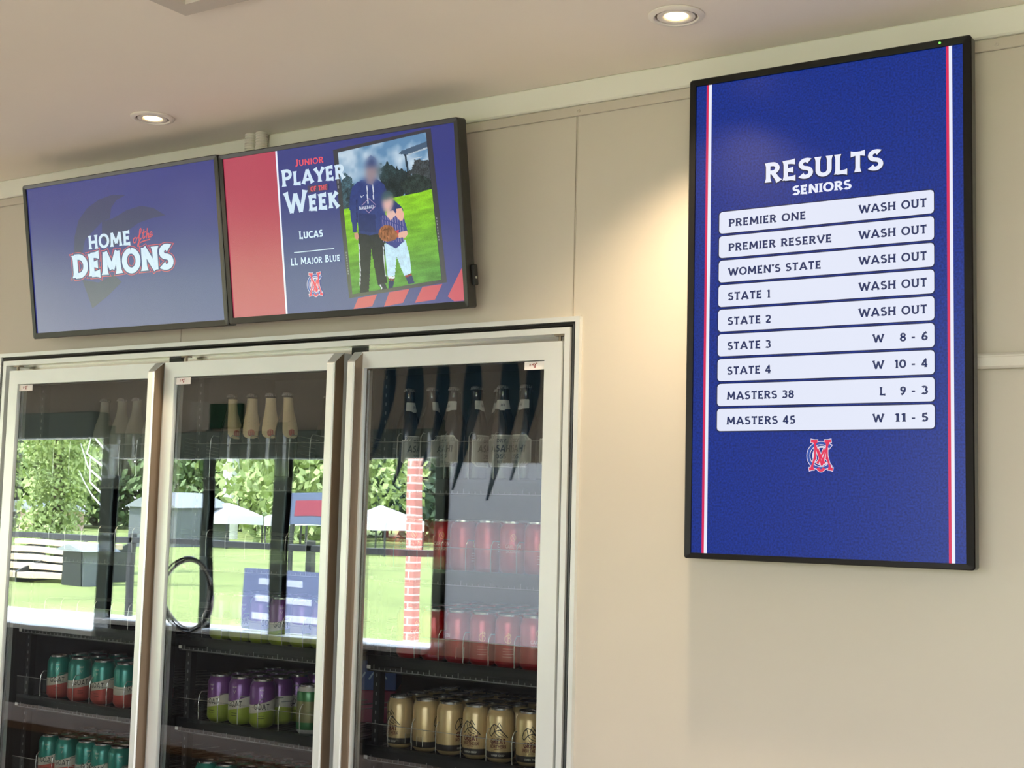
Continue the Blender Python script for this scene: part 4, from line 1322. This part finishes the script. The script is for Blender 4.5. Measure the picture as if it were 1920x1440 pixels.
# middle bay
rows('purple', [-2.600, -2.530, -2.459, -2.389, -2.318, -2.248], ZS[2], 3, 'purple and lime can', 'the upper middle shelf', 'purple and lime cans on the upper shelf', [70, 10, 35, 0, 65, 20])
rows('purple', [-2.597, -2.522, -2.446], ZS[3], 4, 'purple and lime can', 'the lower middle shelf', 'purple and lime cans on the lower shelf', [-38, -28, 0])
can('green', -2.285, YC, CZ + ZS[3], facing(-2.285, YC, 30), 'green can with silver rim standing alone right of the purple cans', 'single green can')
rows('teal', [-2.63, -2.562, -2.488, -2.421, -2.350, -2.28, -2.21], ZS[4], 3, 'dark can', 'the lowest middle shelf', 'cans at the bottom of the middle bay', [0, 60, 30, -40, 90, 0, 10])
# left bay
rows('teal', [-3.245, -3.155, -3.054, -2.962], ZS[3], 3, 'teal and coral can', 'the upper left-bay can shelf', 'teal and coral cans on the upper left shelf', [-4, 10, -30, 45, 0, 0])
rows('teal', [-3.265, -3.190, -3.105, -3.037, -2.968], ZS[4], 3, 'teal and coral can', 'the lowest left-bay shelf', 'teal and coral cans on the lowest left shelf', [-12, -22, 10, -28, 4, 0, 0])

# ------------------------------------------------------------------ bottles
M['bglass'] = mat('brown bottle glass', (30, 24, 20), 0.12, coat=.4)
M['bglass2'] = mat('clear pale bottle', (120, 118, 104), 0.15, coat=.3)
M['neckw'] = mat('silver neck label', (206, 204, 198), 0.4, metal=.2)
M['cream'] = mat('cream neck label', (214, 190, 148), 0.45)
M['labelg'] = mat('grey label', (158, 156, 148), 0.4, metal=.2)
M['labeli'] = mat('label ink', (40, 42, 48), 0.5)
M['seal'] = mat('red seal', (178, 70, 62), 0.5)
BP = [(.027, 0), (.030, .004), (.0305, .01), (.0305, .118), (.0295, .132), (.025, .152), (.019, .170), (.0150, .185), (.0135, .200), (.0132, .218), (.0142, .220), (.0142, .224)]
def rad(z):
    for (r0, z0), (r1, z1) in zip(BP, BP[1:]):
        if z0 <= z <= z1 and z1 > z0: return r0 + (r1 - r0) * (z - z0) / (z1 - z0)
    return .0142
def surf(b, pts, m, off=.0004):
    b.face([((rad(z) + off) * math.cos(-math.pi / 2 + a), (rad(z) + off) * math.sin(-math.pi / 2 + a), z) for a, z in pts], m)
def wedge(b, zs, half, m, off):
    """label patch: at height z it spans -half..half radians"""
    for (z0, h0), (z1, h1) in zip(zip(zs, half), zip(zs[1:], half[1:])):
        for k in range(12):
            t0, t1 = -1 + k / 6, -1 + (k + 1) / 6
            surf(b, [(t0 * h0, z0), (t1 * h0, z0), (t1 * h1, z1), (t0 * h1, z1)], m, off)
def cap_mesh():
    b = MB()
    rings = []
    for z, r, amp in ((.2195, .0158, .0008), (.222, .0152, .0007), (.2265, .0142, 0.0002), (.2285, .0125, 0)):
        rings.append([((r + amp * (1 if j % 2 else -1)) * math.cos(2 * math.pi * j / 42), (r + amp * (1 if j % 2 else -1)) * math.sin(2 * math.pi * j / 42), z) for j in range(42)])
    b.loft(rings, M['lid'], cap=True)
    return b.build('crown_cap', smooth=False, data=True)
CAP = cap_mesh()
bb = MB().lathe(BP, M['bglass'], 32).build('bottle_body', smooth=True, data=True)
b = MB()
wedge(b, [.168, .172, .190, .193], [.3, 1.25, 1.35, 1.3], M['neckw'], .0005)
for i in range(3): surf(b, [(-.25 + i * .2, .178), (-.15 + i * .2, .178), (-.13 + i * .2, .186), (-.23 + i * .2, .186)], M['labeli'], .0009)
NECK = b.build('neck_label', data=True)
b = MB()
zs = [.034, .046, .098, .110]
wedge(b, zs, [.95, 1.35, 1.35, .95], M['neckw'], .0004)
wedge(b, [.037, .048, .096, .107], [.88, 1.25, 1.25, .88], M['labelg'], .0006)
for st, x0, x1, y, c in (('DRY', -.011, .011, .092, .008), ('ASAHI', -.026, .026, .070, .016), ('355', -.011, .011, .054, .010), ('BEER', -.009, .009, .043, .006)):
    for q in text2d(st, x0, x1, y, c, t=.18):
        a = sum(q[i][0] * q[(i + 1) % 4][1] - q[(i + 1) % 4][0] * q[i][1] for i in range(4))
        q = q if a > 0 else q[::-1]
        surf(b, [(x / .0305 + (z - .07) * 3 * (st == 'ASAHI'), z) for x, z in q], M['labeli'], .0009)
BLAB = b.build('body_label', data=True)
b = MB()
wedge(b, [.107, .112, .120, .135, .155, .180, .205, .215], [.25, .62, .80, .85, .95, 1.15, 1.4, 1.4], M['cream'], .0005)
for k in range(14):
    a0, a1 = 2 * math.pi * k / 14, 2 * math.pi * (k + 1) / 14
    surf(b, [(0, .122), (.32 * math.cos(a0), .122 + .0095 * math.sin(a0)), (.32 * math.cos(a1), .122 + .0095 * math.sin(a1))], M['seal'], .0009)
for k in range(7):                              # slanting script strokes up the neck
    z = .140 + k * .010
    surf(b, [(-.35, z), (-.25, z), (.42, z + .009), (.32, z + .009)], M['labeli'], .0009)
for k in range(4):
    surf(b, [(-.3 + k * .17, .118), (-.27 + k * .17, .118), (-.27 + k * .17, .128), (-.3 + k * .17, .128)], M['cream'], .0012) if k < 4 else None
CONE = b.build('neck_wrap', data=True)
bb2 = MB().lathe(BP, M['bglass2'], 32).build('bottle_body', smooth=True, data=True)
BPROTO = {}
def bottle(kind, x, y, rz, label, group):
    if kind in BPROTO:
        e = copy_tree(BPROTO[kind])
        e.location = (x, y, CZ + ZS[0]); e.rotation_euler = (0, 0, rz)
        return tag(e, label, 'bottle', group)
    e = empty('beer_bottle', (x, y, CZ + ZS[0]), label, 'bottle', group, rz)
    link('glass_body', bb2 if kind == 'pale' else bb, e)
    link('crown_cap', CAP, e)
    if kind == 'neck':
        link('neck_label', NECK, e); link('body_label', BLAB, e)
    if kind == 'cone':
        link('neck_wrap', CONE, e)
    BPROTO[kind] = e
    return e
for i, x in enumerate([-2.004, -1.934, -1.868, -1.802, -1.727, -1.662, -1.600, -1.54]):
    bottle('neck', x, YC + .005, facing(x, YC, [50, 80, -50, 62, 0, -48, 40, 0][i]), '%s dark beer bottle from the left on the top right-bay shelf, front row' % ORD[i], 'dark bottles on the top right shelf')
    bottle('neck', x + .02, YC + .076, random.uniform(-3, 3), 'dark beer bottle behind the front row on the top right-bay shelf', 'dark bottles on the top right shelf')
for i, x in enumerate([-2.601, -2.527, -2.460, -2.400]):
    bottle('cone', x, YC, facing(x, YC, [35, 5, 8, 30][i]), '%s bottle from the left with cream neck wrap and red seal, top middle shelf' % ORD[i], 'cream-necked bottles on the top middle shelf')
bottle('cone', -2.345, YC + .10, facing(-2.3, YC, 120), 'cream-necked bottle turned away, rightmost and farther back on top middle shelf', 'cream-necked bottles on the top middle shelf')
for i, x in enumerate([-3.1085, -3.0358, -2.9734, -2.905]):
    bottle('pale', x, YC, 0, '%s pale unlabelled bottle from the left on the top left-bay shelf' % ORD[i], 'pale bottles on the top left shelf')

# cartons
M['cblue'] = mat('carton blue', (44, 74, 138), 0.45); M['cred'] = mat('carton red', (140, 36, 70), 0.45); M['cpale'] = mat('carton script', (150, 176, 206), 0.5)
b = MB()
b.bevbox(-.09, .09, 0, .14, 0, .085, M['cred'], .002); b.bevbox(-.09, .09, 0, .14, .085, .165, M['cblue'], .002)
for k, pl in enumerate(([(-.04, .085), (-.034, .10), (-.028, .085), (-.022, .10), (-.016, .085), (-.01, .098), (-.004, .085), (.004, .10)], [(.01, .085), (.018, .10), (.024, .088), (.032, .098), (.04, .086)])):
    for q in ribbon(pl, .003, step=.004):
        b.face([(p.x * 1.6, -.0006, p.y * 1.25 + .008) for p in q], M['cpale'])
tag(b.build('drink_carton', None, False, (-2.085, W + .10, CZ - .462)), 'blue and red carton with pale script, seen at the left edge of the right door', 'carton')
bpy.data.objects['drink_carton'].location = (-2.29, W + .34, CZ + ZS[3])
bpy.data.objects['drink_carton'].rotation_euler = (0, 0, .55)
